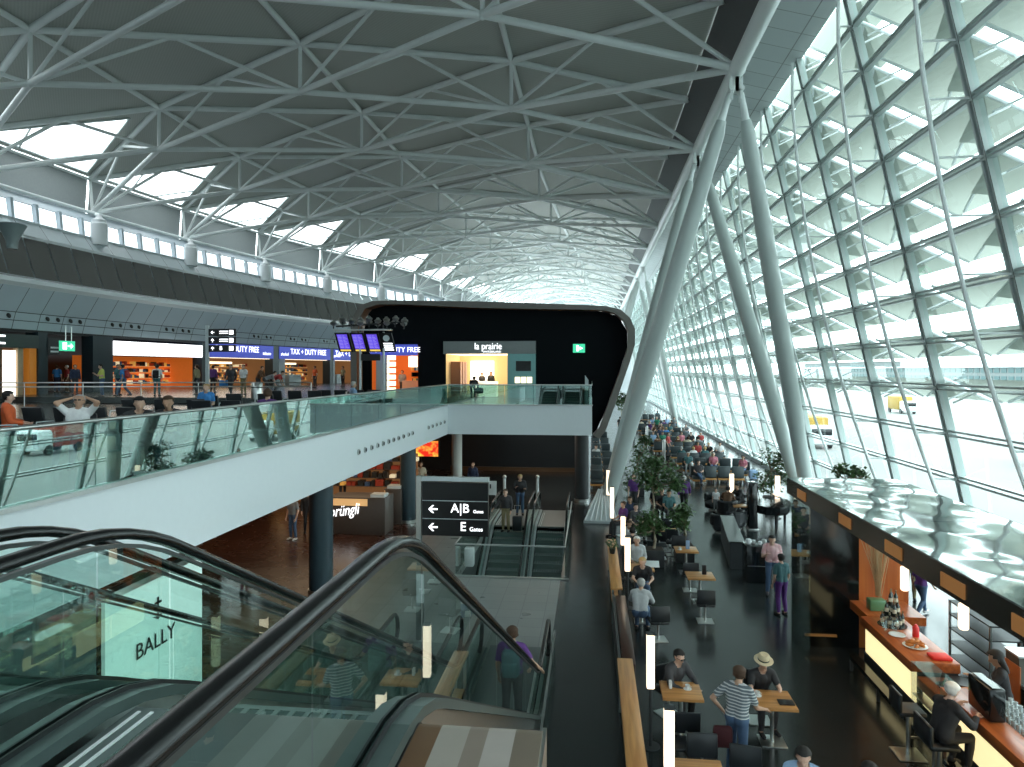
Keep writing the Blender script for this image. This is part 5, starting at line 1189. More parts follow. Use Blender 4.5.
person('person in a black jacket and blue jeans stepping onto the far escalator', 'phone', (-3.15, 30.7, LOW), 185, 'black', 'jeans', 'short', 'blond', sleeve='long', scale=1.05)
v = at_zc(473, 35.5); person('person in navy standing by the dark wall behind the A|B sign', 'stand', (v.x, v.y, LOW), 170, 'navy', 'black', 'short', 'hairbrown', sleeve='long')
v = at_zc(293, 26.4); person('person in blue jeans and white shoes standing under the white balcony', 'stand', (v.x, v.y, LOW), 160, 'grey', 'jeans', 'short', 'hairbrown', shoes='white')
v = at_zc(308, 27.5); person('person in black standing under the balcony beside the one in white shoes', 'stand', (v.x, v.y, LOW), -160, 'black', 'black', 'short', 'hairblack', sleeve='long')
for px, zc, top, lab in ((343, 34, 'blue', 'person in a blue shirt behind the chocolate kiosk'), (361, 35.5, 'pink', 'person in pink among the kiosk shelves'), (372, 36, 'black', 'person in black at the kiosk shelves'), (421, 35, 'cream', 'person in a cream top behind the A|B sign post')):
    v = at_zc(px, zc); person(lab, 'stand', (v.x, v.y, LOW), 180, top, 'charcoal', 'short', 'hairbrown', scale=1.05)
# ================================================================ CAFE DIVIDERS
def divider(label, x0, x1, y0, y1, frame=True):
    t = thing('wooden_ledge', label, 'counter', ((x0+x1)/2, (y0+y1)/2, LOW)); h = LOW+.95
    MB().rbox(((x0+x1)/2, (y0+y1)/2, h-.03), (x1-x0, y1-y0, .06), .01).build('top', M['oak'], t)
    for y in (y0+.15, y1-.15):
        mb = MB(); mb.bb(x0+.03, x0+.08, y-.03, y+.03, LOW, h-.06); mb.bb(x1-.08, x1-.03, y-.03, y+.03, LOW, h-.06); mb.bb(x0+.03, x1-.03, y-.03, y+.03, LOW, LOW+.04); mb.build('leg_frame', M['brush'], t, None)
    MB().bb(x0+.05, x1-.05, y0+.2, y1-.2, LOW+.25, LOW+.3).build('foot_bar', M['oak'], t, None)
divider('long honey-wood ledge table at the cafe edge, the nearer one at the picture bottom', .47, .76, 7.5, 13.4)
divider('honey-wood ledge table further along the cafe edge, with a small plant on it', .47, .76, 17.7, 22.8)
t = thing('plant_trough', 'dark brown planter wall along the cafe edge between the two wooden ledges', 'planter', (.68, 15.5, LOW)); MB().rbox((.70, 15.55, LOW+.40), (.26, 4.1, .80), .02).build('body', pbr('dark_red_brown', (.05, .018, .010), .3), t); MB().bb(.50, .555, 13.5, 17.5, LOW+.1, LOW+.85).build('side_rail', M['charcoal'], t, None)
t = thing('potted_plant', 'small potted plant standing on the further wooden ledge', 'plant', (.6, 21.0, LOW+.95)); MB().lathe((.6, 21.0, LOW+.95), [(.07, 0), (.1, .16), (.085, .16)], 12).build('pot', M['black'], t)
M['leaf'] = pbr('dark_leaf', (.045, .10, .03), .5, vary=.5, scale=3); M['leaf2'] = pbr('ficus_leaf', (.06, .12, .04), .45, vary=.5, scale=3)
def leaves(centers, n_, size, rng, sq=.8):
    mb = MB()
    for i in range(n_):
        c, r = rng.choice(centers); d = Vector((rng.gauss(0, 1), rng.gauss(0, 1), rng.gauss(0, sq))).normalized()*r*rng.random()**.4
        p = Vector(c)+d; u = Vector((rng.uniform(-1, 1), rng.uniform(-1, 1), rng.uniform(-.7, .4))).normalized(); w_ = u.cross(Vector((rng.uniform(-1, 1), rng.uniform(-1, 1), 1))).normalized(); s = size*rng.uniform(.6, 1.3)
        mb.add([p, p+u*s*.5+w_*s*.28, p+u*s, p+u*s*.5-w_*s*.28], [(0, 1, 2, 3)])
    return mb
leaves([((.6, 21.0, LOW+1.25), .16)], 60, .12, random.Random(1)).build('foliage', M['leaf'], t, None)
def tree(label, x, y, hc, crown, n_, trunk_r=.05, size=.17, seed=1, base=LOW, pot=True):
    rng = random.Random(seed); t = thing('indoor_tree', label, 'tree', (x, y, base))
    b0 = Vector((x, y, base+(.5 if pot else 0)))
    pts = [b0, b0.lerp(Vector((x, y, hc)), .5)+Vector((.04, .02, 0)), Vector((x, y, hc))]
    MB().path(pts, [trunk_r*1.2, trunk_r, trunk_r*.7], 10).build('trunk', pbr('bark', (.30, .26, .19), .8), t)
    mb = MB()
    for c, r in crown:
        for q in range(2): mb.path([pts[2], Vector(c)+Vector((rng.uniform(-.2, .2), rng.uniform(-.2, .2), -.1)), Vector(c)+Vector((rng.uniform(-r, r)*.6, rng.uniform(-r, r)*.6, r*.5))], [.03, .02, .008], 5)
    mb.build('branch', pbr('branch', (.25, .2, .14), .8), t); leaves(crown, n_, size, rng).build('foliage', M['leaf2'], t, None)
    if pot:
        MB().rbox((x, y, base+.27), (.62, .62, .54), .03).build('planter_box', M['charcoal'], t); MB().bb(x-.27, x+.27, y-.27, y+.27, base+.53, base+.545).build('soil', pbr('soil', (.03, .02, .012), .9), t, None)
def crown_px(lst, zc):
    out = []
    for px, py, rp in lst: v = at_zc(px, zc); out.append(((v.x, v.y, (370-py)/F*zc), rp/F*zc))
    return out
v = at_zc(653, 27.0); tree('tall leafy ficus tree with pale trunk in the middle of the cafe', v.x, v.y, (370-489)/F*27, crown_px([(650, 472, 13), (662, 466, 12), (672, 478, 10), (646, 480, 11), (658, 485, 11), (677, 486, 8), (652, 462, 8)], 27), 1500, seed=3)
v = at_zc(638, 36); tree('dark leafy tree directly behind the tall ficus, close to the white slanted column', v.x, v.y, (370-462)/F*36, crown_px([(642, 450, 10), (640, 462, 11), (634, 474, 10), (645, 440, 6), (632, 486, 8)], 36), 1100, seed=4)
v = at_zc(654, 23.0); tree('bushy plant with a pale stem below the tall ficus', v.x, v.y, (370-530)/F*23, crown_px([(645, 520, 9), (652, 516, 9), (658, 526, 8), (643, 530, 7)], 23), 700, seed=5, size=.15)
v = at_zc(684, 23.5); tree('bushy plant right of the tall ficus beside the cafe tables', v.x, v.y, (370-522)/F*23.5, crown_px([(677, 515, 9), (685, 510, 8), (682, 524, 9)], 23.5), 600, seed=6, size=.15)
v = at_zc(771, 32.5); tree('loose airy tree in front of the glass wall beside the grand piano', v.x, v.y, (370-470)/F*32.5, crown_px([(768, 457, 11), (778, 464, 11), (765, 476, 10), (776, 482, 10), (784, 472, 9), (762, 486, 8), (784, 455, 7)], 32.5), 1100, seed=7, size=.18)
v = at_zc(846, 21); tree('tree whose dark top just shows over the shiny bar roof', v.x, v.y, (370-480)/F*21, crown_px([(840, 469, 6), (850, 471, 7), (862, 473, 6)], 21), 260, seed=8)
v = at_zc(621, 62); tree('far tree at the end of the lounge seating beyond the slanted columns', v.x, v.y, (370-402)/F*62, crown_px([(618, 398, 7), (626, 397, 6), (622, 404, 7)], 62), 400, seed=9, size=.3)
# light tubes on posts
def lamp(label, px, y0, y1, zc, wpx=None, mat='tube', post=True):
    v = at_zc(px, zc); z0, z1 = (370-y1)/F*zc, (370-y0)/F*zc; r = (wpx or 9)/2/F*zc*.92
    t = thing('light_column', label, 'lamp', (v.x, v.y, LOW)); MB().rbox((v.x, v.y, (z0+z1)/2), (2*r, 2*r, z1-z0), r*.35).build('lamp_tube', M[mat], t)
    MB().tube((v.x, v.y, LOW), (v.x, v.y, z0), max(.025, r*.45), n=10).build('post', M['charcoal'], t); MB().tube((v.x, v.y, LOW), (v.x, v.y, LOW+.02), .16, n=16).build('foot_plate', M['charcoal'], t); MB().box((v.x, v.y, z1+.01), (2*r, 2*r, .02)).build('cap', M['charcoal'], t)
lamp('glowing rectangular lamp column nearest the camera, at the bottom of the picture', 669, 708, 769, 9.3, 11)
lamp('glowing lamp column second nearest, left of the table with the single person', 650.5, 634, 688, 11.9, 8.5)
lamp('glowing lamp column at the right end of the further wooden ledge', 627.5, 537, 571, 18.8, 6)
lamp('glowing lamp column just behind the one at the end of the further ledge', 623, 516, 545, 21.5, 5)
lamp('glowing lamp column in front of the ribbed column base', 612, 487, 518, 26.8, 4)
lamp('glowing lamp column left of the foot of the slanted column', 608.3, 470, 495, 31.0, 4)
lamp('glowing lamp column in the open floor in front of the pink-clothed traveller', 731.7, 473.5, 493.5, 36, 4.2)
lamp('glowing lamp column in front of the airy tree by the glass wall', 777.5, 475.5, 501, 30.2, 4.6)
for px, y0, y1, zc, lab in ((691.5, 464, 482, 42, 'short steel lamp bollard beside the first row of lounge seats'), (664, 441, 460, 49, 'short steel lamp bollard further down the lounge aisle'), (647, 427, 446, 60, 'small steel lamp bollard far down the lounge aisle')):
    v = at_zc(px, zc); t = thing('bollard', lab, 'bollard', (v.x, v.y, LOW)); MB().tube((v.x, v.y, LOW), (v.x, v.y, (370-y0)/F*zc), .11, n=12).build('post', M['brush'], t); MB().ball((v.x, v.y, (370-y0)/F*zc), .12, 8).build('cap', M['white'], t)
# ================================================================ CAFE TABLES, CHAIRS, PEOPLE
def tpos(px, py, h=.74): return P(px, py, Z=LOW+h)
v1 = tpos(681, 690); table('honey-wood cafe table with a napkin holder, between the two nearest glowing lamps', v1.x, v1.y, .70, .70)
v2 = tpos(772, 699); table('honey-wood cafe table where the person in the straw hat sits', v2.x, v2.y, .70, .70)
v3 = tpos(686, 549); table('honey-wood cafe table with a blue menu stand on it', v3.x, v3.y, .70, .70)
v4 = tpos(700, 575); table('honey-wood cafe table with a black menu card on it', v4.x, v4.y, .74, .70)
v5 = tpos(668, 530); table('small cafe table behind the bushy plants', v5.x, v5.y, .62, .6)
v6 = tpos(692, 772); table('cafe table cut by the bottom edge of the picture under the nearest lamp', v6.x+.1, v6.y, .7, .7)
v7 = tpos(740, 502); table('round-cornered low cafe table among the black armchairs', v7.x, v7.y, .6, .6, .6)
v8 = tpos(652, 567); table('cafe table with a newspaper between the two facing guests', v8.x-.3, v8.y, .7, .7)
def small(nm, label, cat, mb, mat, base):
    o = mb.build(nm, mat, None, 40); tag(o, label, cat); return o
def menu(nm, label, v, mat, w_=.12, h=.26): z = v.z; small(nm, label, 'menu', MB().rbox((v.x, v.y, z+h/2+.005), (w_, .05, h), .008), mat, v)
menu('menu_stand', 'blue upright menu stand on the third cafe table', v3+Vector((.05, 0, 0)), cloth('lightblue')); menu('menu_card', 'black upright menu card on the second table from the bushes', v4+Vector((.12, .05, 0)), M['black'])
def cup(label, v):
    t = thing('cup', label, 'cup', tuple(v)); MB().lathe(v, [(.03, 0), (.042, .075), (.038, .075), (.028, .01)], 14).build('cup_body', M['white'], t); MB().lathe(v, [(.07, .0), (.075, .008), (.03, .008)], 14).build('saucer', M['white'], t)
    mb = MB().path([v+Vector((.04, 0, .06)), v+Vector((.065, 0, .045)), v+Vector((.04, 0, .02))], .006, 5); mb.build('handle', M['white'], t)
cup('white cup on the single guest\'s table', v1+Vector((.12, .05, 0)))
cup('white cup on the straw-hat guest\'s table', v2+Vector((-.22, .1, 0)))
cup('white cup on the table with the blue menu stand', v3+Vector((-.2, -.1, 0)))
small('napkin_holder', 'white napkin holder on the single guest\'s table', 'napkin holder', MB().rbox(v1+Vector((-.18, .05, .07)), (.05, .1, .13), .01), M['white'], v1)
small('tray', 'black tray lying on the straw-hat guest\'s table', 'tray', MB().rbox(v2+Vector((.2, -.12, .012)), (.26, .2, .02), .008), M['black'], v2)
small('newspaper', 'white newspaper held above the table of the facing guests', 'newspaper', MB().rbox(v8+Vector((.0, -.05, .10)), (.4, .26, .015), .004, rx=.5), M['white'], v8)
G_ = lambda x, y: Vector((x, y, LOW))
put('cafe_chair', 'black cafe chair under the person with dark glasses at the near cafe table', G_(v1.x-.15, v1.y+.62), 210)
person('dark-haired person with glasses and a dark top sitting behind the near cafe table', 'sitlean', G_(v1.x-.12, v1.y+.58), 215, 'charcoal', 'black', 'short', 'hairblack', sleeve='long', glasses=True)
put('cafe_chair', 'black cafe chair under the person in the straw hat', G_(v2.x-.05, v2.y+.72), 180)
person('person in a black t-shirt and cream straw hat sitting at a cafe table', 'sitlean', G_(v2.x-.08, v2.y+.68), 190, 'black', 'charcoal', 'short', 'hairgrey', hat=True)
v = at_zc(737, 11.0); person('person in a striped t-shirt and jeans standing at the straw-hat guest\'s table', 'hip', G_(v.x, v.y), -35, 'stripes', 'jeans', 'short', 'hairbrown', glasses=False)
v = P(803, 737, Z=LOW+1.33); put('cafe_chair', 'black cafe chair under the person in the blue shirt at the bottom edge', G_(v.x, v.y), 150); person('dark-haired person in a blue shirt sitting at the bottom edge of the picture', 'sitlean', G_(v.x, v.y), 165, 'lightblue', 'navy', 'short', 'hairblack', sleeve='long')
table('cafe table in front of the person in the blue shirt, below the picture edge', v.x, v.y-.75)
v = P(869, 764, Z=LOW+1.30); put('cafe_chair', 'black chair under the person whose dark head peeks in at the bottom right', G_(v.x, v.y), 0); person('person of whom only the dark hair shows at the bottom edge', 'sit', G_(v.x, v.y), 0, 'charcoal', 'black', 'short', 'hairblack')
for px, py, rz, lab in ((705, 590, 0, 'black cafe chair in front of the table with the black menu card'), (690, 563, 0, 'black cafe chair between the two free wooden tables'), (745, 742, -10, 'black cafe chair right of the striped person'), (700, 730, 0, 'black cafe chair with a dark red coat on it, beside the nearest lamp'), (678, 536, 0, 'black cafe chair behind the table with the blue menu stand'), (688, 722, 180, 'black cafe chair at the bottom near the lamp'), (642, 590, 0, 'black cafe chair under the person in the grey jacket'), (658, 606, 10, 'black cafe chair covered with a black bag')):
    v = P(px, py, Z=LOW+.8); put('cafe_chair', lab, G_(v.x, v.y), rz)
v = P(713, 722, Z=LOW+.8); small('coat', 'dark red coat hanging over the chair beside the nearest lamp', 'coat', MB().rbox((v.x+.12, v.y-.16, LOW+.66), (.30, .12, .34), .055), pbr('dark_red_coat', (.05, .006, .01), .8), v)
v = at_zc(644, 16.9); person('person in a grey jacket sitting with their back to the camera reading a newspaper', 'sitlean', G_(v.x-.1, v.y), -12, 'palegrey', 'jeans', 'short', 'hairgrey', sleeve='long')
v = at_zc(642, 19.3); person('blond person in a black top sitting facing the newspaper reader', 'sitlean', G_(v.x, v.y), 180, 'black', 'jeans', 'short', 'blond'); put('cafe_chair', 'black cafe chair under the blond guest in black', G_(v.x, v.y), 180)
v = at_zc(637, 21.3); person('white-haired person in a pale grey shirt sitting behind the blond guest', 'sit', G_(v.x, v.y), 185, 'palegrey', 'khaki', 'short', 'hairwhite', sleeve='long'); put('cafe_chair', 'black cafe chair under the white-haired guest', G_(v.x, v.y), 185)
for px, zc, pose, rz, top, hairc, lab in [(630, 24.0, 'sitlean', 170, 'white', 'hairbrown', 'person in a white top sitting right of the lamp in front of the column base'), (632.5, 22.6, 'sit', 0, 'charcoal', 'hairblack', 'dark-haired person sitting with back turned just behind the lamp at the ledge'),
        (623, 27.0, 'sit', 120, 'purple', 'hairbrown', 'person in purple sitting at the left of the group below the slanted column'), (630, 28.0, 'sit', 180, 'navy', 'hairbrown', 'person in navy sitting in the middle of the group below the slanted column'), (636, 26.5, 'sit', 200, 'charcoal', 'hairblack', 'person in charcoal sitting at the right of the group below the slanted column'),
        (634, 31.5, 'stand', 160, 'purple', 'hairbrown', 'person in purple standing behind the group below the slanted column'), (669, 29.5, 'sit', 180, 'teal', 'hairblack', 'person in dark teal sitting right of the ficus trunk'),
        (656, 30.5, 'sit', 170, 'black', 'hairblack', 'person in black sitting behind the ficus trunk'), (662, 30.0, 'sit', 190, 'black', 'hairbrown', 'second person in black sitting behind the ficus trunk')]:
    v = at_zc(px, zc); person(lab, pose, G_(v.x, v.y), rz, top, 'charcoal', 'short', hairc)
    if pose != 'stand': put('cafe_chair', 'black cafe chair under the %s' % lab.split(' sitting')[0]+(' at column' if 'column' in lab else ' near the ficus or lamp'), G_(v.x, v.y), rz)
for (px, zc, lab) in [(646, 26.5, 'black cafe chair left of the ficus planter'), (664, 26, 'black cafe chair right of the ficus planter'), (672, 25.5, 'black cafe chair beside the right bushy plant'), (660, 23.8, 'black cafe chair at the small table behind the plants'), (672, 24.2, 'black cafe chair right of the small table behind the plants')]:
    v = at_zc(px, zc); put('cafe_chair', lab, G_(v.x, v.y), 180)
v = at_zc(684, 31); person('person in a purple jacket and black trousers walking away right of the ficus', 'walk', G_(v.x, v.y), -10, 'purple', 'black', 'short', 'hairgrey', sleeve='long')
# armchair group
def armchair(label, px, zc, rz):
    v = at_zc(px, zc); t = thing('armchair', label, 'armchair', (v.x, v.y, LOW), math.radians(rz))
    mb = MB(); mb.rbox((0, 0, .26), (.72, .70, .34), .12); mb.build('seat', M['leather'], t, 50, world=False)
    pts = [(.38*math.cos(a), -.36*math.sin(a), 0) for a in [PI*i/8 for i in range(9)]]; mb = MB()
    for (p, q_) in zip(pts[:-1], pts[1:]): mb.capsule((p[0], p[1], .38), .09, (q_[0], q_[1], .38), .09, 8); mb.capsule((p[0], p[1], .66), .09, (q_[0], q_[1], .66), .09, 8); mb.box(((p[0]+q_[0])/2, (p[1]+q_[1])/2, .5), (.17, .17, .34), rz=math.atan2(q_[1]-p[1], q_[0]-p[0]))
    mb.build('backrest', M['leather'], t, 50, world=False); MB().lathe((0, 0, 0), [(.26, 0), (.26, .04), (.1, .1)], 14).build('foot', M['brush'], t, 50, world=False)
armchair('round black armchair holding a small child, left of the group by the partition', 714, 32, 150); armchair('round black armchair in the middle of the group by the partition', 727, 30.5, 20); armchair('round black armchair at the right of the group by the partition', 742, 31.5, -120); armchair('empty round black armchair nearest the camera in the group', 722, 27.6, 0); armchair('empty black armchair just left of the partition', 735, 28.2, 60)
v = at_zc(716, 31.5); person('small child in a white top standing at the black armchairs', 'stand', G_(v.x, v.y), 160, 'white', 'grey', 'short', 'hairbrown', scale=.62)
v = at_zc(727, 30.5); person('person in a grey-brown top sitting bent over in the middle armchair', 'sitlean', G_(v.x, v.y), -20, 'brown', 'charcoal', 'short', 'hairblack')
v = at_zc(741, 31.5); person('person in black leaning forward in the right armchair', 'sitlean', G_(v.x, v.y), 120, 'black', 'black', 'short', 'hairblack', sleeve='long')
# partition, piano, service station
v = at_zc(752, 28.3); t = thing('partition', 'tall narrow black partition panel left of the piano', 'partition', (v.x, v.y, LOW)); MB().rbox((v.x, v.y, LOW+.95), (.32, .6, 1.85), .02).build('panel', M['blackgloss'], t); MB().rbox((v.x, v.y, LOW+.02), (.4, .7, .04), .01).build('foot', M['brush'], t)
px0, zc0 = 773, 28.6; v = at_zc(px0, zc0); t = thing('grand_piano', 'black grand piano with its lid propped open in front of the tree', 'piano', (v.x, v.y, LOW))
outl_p = [(-.75, .75), (.75, .75), (.75, .2), (.68, -.3), (.45, -.6), (.3, -.95), (.0, -1.15), (-.45, -1.1), (-.75, -.8)]
MB().prism([(v.x+a, v.y+b_) for a, b_ in outl_p], LOW+.68, LOW+1.0, 'Z').build('case', M['blackgloss'], t)
MB().bb(v.x-.72, v.x+.72, v.y+.76, v.y+1.0, LOW+.66, LOW+.76).build('keyboard', M['white'], t, None); MB().bb(v.x-.75, v.x+.75, v.y+.74, v.y+1.02, LOW+.6, LOW+.66).build('key_bed', M['blackgloss'], t, None)
lid = [(v.x-.75+(a+.75)*.80, v.y+b_, LOW+1.72-(a+.75)*.42) for a, b_ in outl_p]; mb = MB(); n_ = len(lid); mb.add(lid+[(x, y, z+.03) for x, y, z in lid], [tuple(range(n_)), tuple(reversed(range(n_, 2*n_)))]+[(i, n_+i, n_+(i+1) % n_, (i+1) % n_) for i in range(n_)]); mb.build('lid', M['blackgloss'], t, None)
MB().tube((v.x-.5, v.y+.1, LOW+1.0), (v.x-.6, v.y+.1, LOW+1.65), .015, n=6).build('lid_prop', M['blackgloss'], t)
for a, b_ in ((-.62, .6), (.62, .6), (-.1, -.9)): MB().tube((v.x+a, v.y+b_, LOW), (v.x+a, v.y+b_, LOW+.68), .05, .07, 10).build('leg', M['blackgloss'], t)
t = thing('service_counter', 'long low dark service counter in front of the armchairs', 'counter', tuple(at_zc(733, 25)+Vector((0, 0, LOW)))); a, b2 = at_zc(727, 26.5), at_zc(737, 22.5); mb = MB(); mb.box(((a.x+b2.x)/2, (a.y+b2.y)/2, LOW+.42), (.45, (b2-a).length, .84), rz=math.atan2(b2.y-a.y, b2.x-a.x)+PI/2); mb.build('body', M['charcoal'], t, None)
MB().box(((a.x+b2.x)/2, (a.y+b2.y)/2, LOW+.86), (.5, (b2-a).length+.05, .04), rz=math.atan2(b2.y-a.y, b2.x-a.x)+PI/2).build('top', M['blackgloss'], t, None)
v = at_zc(757, 21.3); t = thing('service_cabinet', 'black waiter cabinet with white crockery, left of the pink checked shirt person', 'cabinet', (v.x, v.y, LOW)); MB().rbox((v.x, v.y, LOW+.55), (.75, .6, 1.1), .02).build('body', M['blackgloss'], t); MB().bb(v.x-.35, v.x+.35, v.y-.31, v.y-.30, LOW+.5, LOW+.52).build('door_gap', M['brush'], t, None)
for i, (dx, dy, r) in enumerate([(-.25, 0, .09), (-.08, .1, .06), (.08, -.05, .06), (.22, .05, .08)]):
    o = MB().lathe((v.x+dx, v.y+dy, LOW+1.1), [(r*.6, 0), (r, r*.9), (r*.9, r*1.6), (r*.5, r*1.8), (r*.45, r*1.8)], 14).build('crockery_pot', M['white'] if i != 3 else M['brush'], None); tag(o, ['large white pot at the left on the waiter cabinet', 'small white pot beside the large one on the waiter cabinet', 'small white pot in the middle of the waiter cabinet', 'steel pot at the right on the waiter cabinet'][i], 'pot')
v = at_zc(772, 19.9); person('person in a pink checked shirt standing and writing by the dark bar wall', 'phone', G_(v.x, v.y), 170, 'checks', 'jeans', 'short', 'hairblack', sleeve='short'); 
v = at_zc(783.5, 18.3); person('person in teal and purple trousers, back turned, at the dark bar wall corner', 'stand', G_(v.x-.05, v.y), 20, 'teal', 'purple', 'short', 'hairblack', fem=True, scale=.92)
# ================================================================ LOUNGE ROWS WITH TRAVELLERS
rng = random.Random(11)
tops = ['white', 'black', 'navy', 'blue', 'pink', 'red', 'grey', 'palegrey', 'cream', 'teal', 'purple', 'brown', 'lightblue', 'green']; hairs = ['hairblack', 'hairbrown', 'hairbrown', 'blond', 'hairgrey']
person_n = 0
for r_, Y in enumerate([41.0, 44.2, 47.4, 50.6, 54.5, 58.5, 63, 67.5, 72.5, 77, 88]):
    xs = [5.9+.76*i for i in range(4)]+([8.94] if r_ % 2 else [])
    if r_ > 3: xs = [x-.9 for x in xs]+[xs[-1]-.14]
    for i, x in enumerate(xs):
        face = 180 if (r_ % 2) else 0
        put('lounge_chair', 'slate lounge seat, %s from the aisle in the %s row by the glass wall' % (ORD[i], ORD[r_]), (x, Y, LOW), face)
        if rng.random() < (.35 if r_ == 0 else .72):
            c = rng.choice(tops); person('traveller in a %s top, %s from the aisle, %s row by the glass wall' % (c, ORD[i], ORD[r_]), rng.choice(['sit', 'sitlean', 'sitcross']), (x, Y+(.02 if face == 0 else -.02), LOW), face+rng.uniform(-15, 15), c, rng.choice(['jeans', 'charcoal', 'khaki', 'grey']), 'short', rng.choice(hairs)); person_n += 1
v = P(703, 486, Z=LOW); person('person in jeans, legs crossed, on the near left end of the first lounge row', 'sitcross', (5.95, 40.3, LOW), 175, 'charcoal', 'jeans', 'short', 'hairblack'); put('lounge_chair', 'slate lounge seat at the near left end facing the camera', (5.95, 40.35, LOW), 180)
v = at_zc(743, 41.5); person('person in a pink cardigan sitting at the glass wall end of the lounge', 'sit', (v.x, v.y, LOW), 150, 'pink', 'jeans', 'long', 'hairblack', fem=True); put('lounge_chair', 'slate lounge seat under the person in the pink cardigan', (v.x, v.y, LOW), 150)
t = thing('luggage', 'pale blue bag on the floor beside the person in the pink cardigan', 'bag', (v.x+.5, v.y-.4, LOW)); MB().rbox((v.x+.5, v.y-.4, LOW+.28), (.5, .35, .55), .1).build('bag_body', cloth('lightblue'), t); MB().path([(v.x+.38, v.y-.4, LOW+.53), (v.x+.5, v.y-.4, LOW+.66), (v.x+.62, v.y-.4, LOW+.53)], .018, 6).build('handle', cloth('navy'), t)
for r_, Y in enumerate([38.2, 40.8, 43.6, 47.5, 52, 57, 62]):
    for i, x in enumerate((.25, 1.0)):
        put('lounge_chair', 'slate lounge seat, %s of the %s pair left of the slanted column' % (['left', 'right'][i], ORD[r_]), (x, Y, LOW), 0 if r_ % 2 else 180)
    if r_ in (3, 5): c = ['white', 'red', 'navy', 'white', 'blue', 'black', 'grey'][r_]; person('traveller in a %s top in the %s seat pair left of the slanted column' % (c, ORD[r_]), 'sit', (.27, Y, LOW), 180, c, 'charcoal', 'short', 'hairbrown')
for i, (px, zc) in enumerate([(620, 70), (628, 75), (634, 66), (650, 64), (657, 70), (660, 58), (668, 52)]):
    v = at_zc(px, zc); c = tops[(i*3+1) % len(tops)]; person('far-off person in a %s top standing in the lounge aisle, %s of the walkers' % (c, ORD[i]), 'walk' if i % 2 else 'stand', (v.x, v.y, LOW), 40*i, c, 'charcoal', 'short', hairs[i % 5])
# ================================================================ BAR KIOSK
bar = thing('bar_kiosk', 'bar kiosk with a flat shiny metal roof, black end wall and red wood panel', 'bar', (5.9, 14, LOW))
RZ = -2.62
m, n, l, b = nt('wavy_polished_metal')
b.inputs['Metallic'].default_value = 1; b.inputs['Roughness'].default_value = .07; b.inputs['Base Color'].default_value = (.62, .68, .67, 1)
tc = n.new('ShaderNodeTexCoord'); mp = n.new('ShaderNodeMapping'); mp.inputs['Scale'].default_value = (.7, .5, 1); no = n.new('ShaderNodeTexNoise'); no.inputs['Scale'].default_value = 1.0; no.inputs['Detail'].default_value = 1; bp = n.new('ShaderNodeBump'); bp.inputs['Strength'].default_value = .35; bp.inputs['Distance'].default_value = .25
l.new(tc.outputs['Object'], mp.inputs[0]); l.new(mp.outputs[0], no.inputs['Vector']); l.new(no.outputs['Fac'], bp.inputs['Height']); l.new(bp.outputs[0], b.inputs['Normal']); M['wavy'] = m
y = 17.5
while y > 3.0:
    MB().bb(4.68, 7.15, y-2.38, y, RZ, RZ+.03).build('roof_panel', M['wavy'], bar, None); y -= 2.4
MB().bb(4.66, 4.72, 2.5, 17.5, RZ-.34, RZ+.02).build('fascia', pbr('dark_bronze_fascia', (.02, .018, .014), .25, .3), bar, None); MB().bb(7.13, 7.2, 2.5, 17.5, RZ-.30, RZ+.02).build('fascia', M['charcoal'], bar, None); MB().bb(4.72, 7.13, 2.5, 17.4, RZ-.25, RZ-.2).build('roof_underside', pbr('bar_ceiling', (.05, .035, .025), .5), bar, None)
for yy in (16.4, 13.7, 11.6, 9.8, 8.2): MB().bb(4.64, 4.665, yy-.42, yy+.18, RZ-.27, RZ-.08).build('painted_reflection', emit('fascia_reflection%d' % int(yy), (.40, .17, .05), .22), bar, None)  # reflected downlights painted on the fascia as glowing patches
MB().bb(4.72, 6.1, 16.9, 17.3, LOW, RZ-.02).build('end_wall', M['blackgloss'], bar, None); MB().bb(6.1, 7.2, 16.95, 17.3, LOW, RZ-.02).build('wood_wall', M['cherryv'], bar, None)
MB().bb(4.7, 4.73, 15.9, 17.3, LOW, RZ-.3).build('corner_glass', M['glassclear'], bar, None)
MB().bb(4.9, 5.6, 16.85, 16.9, LOW+.25, LOW+.3).build('wall_rail', M['oakx'], bar, None)
for yy in (6.0, 11.3): MB().bb(7.0, 7.12, yy-.05, yy+.05, LOW, RZ-.2).build('roof_post', M['brush'], bar, None)
# counters
def bar_counter(label, y0, y1, x0, x1, h=1.1, lit=True):
    t = thing('bar_counter', label, 'counter', ((x0+x1)/2, (y0+y1)/2, LOW)); z = LOW+h
    MB().rbox(((x0+x1)/2, (y0+y1)/2, z-.09), (x1-x0, y1-y0, .18), .01).build('countertop', M['cherry'], t)
    MB().bb(x0+.12, x1-.03, y0+.02, y1-.02, LOW, z-.18).build('cabinet', M['charcoal'], t, None)
    MB().bb(x0+.09, x0+.12, y0+.04, y1-.04, LOW+.35, z-.18).build('lit_front', M['barlit'], t, None); MB().bb(x0+.08, x0+.12, y0, y1, LOW, LOW+.35).build('plinth', M['charcoal'], t, None)
    return t
M['barlit'] = emit('glowing_counter_front', (.95, .80, .42), .85)
bar_counter('red wood bar counter section nearest the wood wall, with pastries, a glowing front below', 13.45, 15.85, 5.75, 6.6)
bar_counter('long red wood bar counter where the grey-haired guest sits', 5.5, 12.45, 5.78, 6.2)
bar_counter('low prep counter behind the glass display, between the two red wood counters', 12.45, 13.45, 5.85, 6.6, .85)
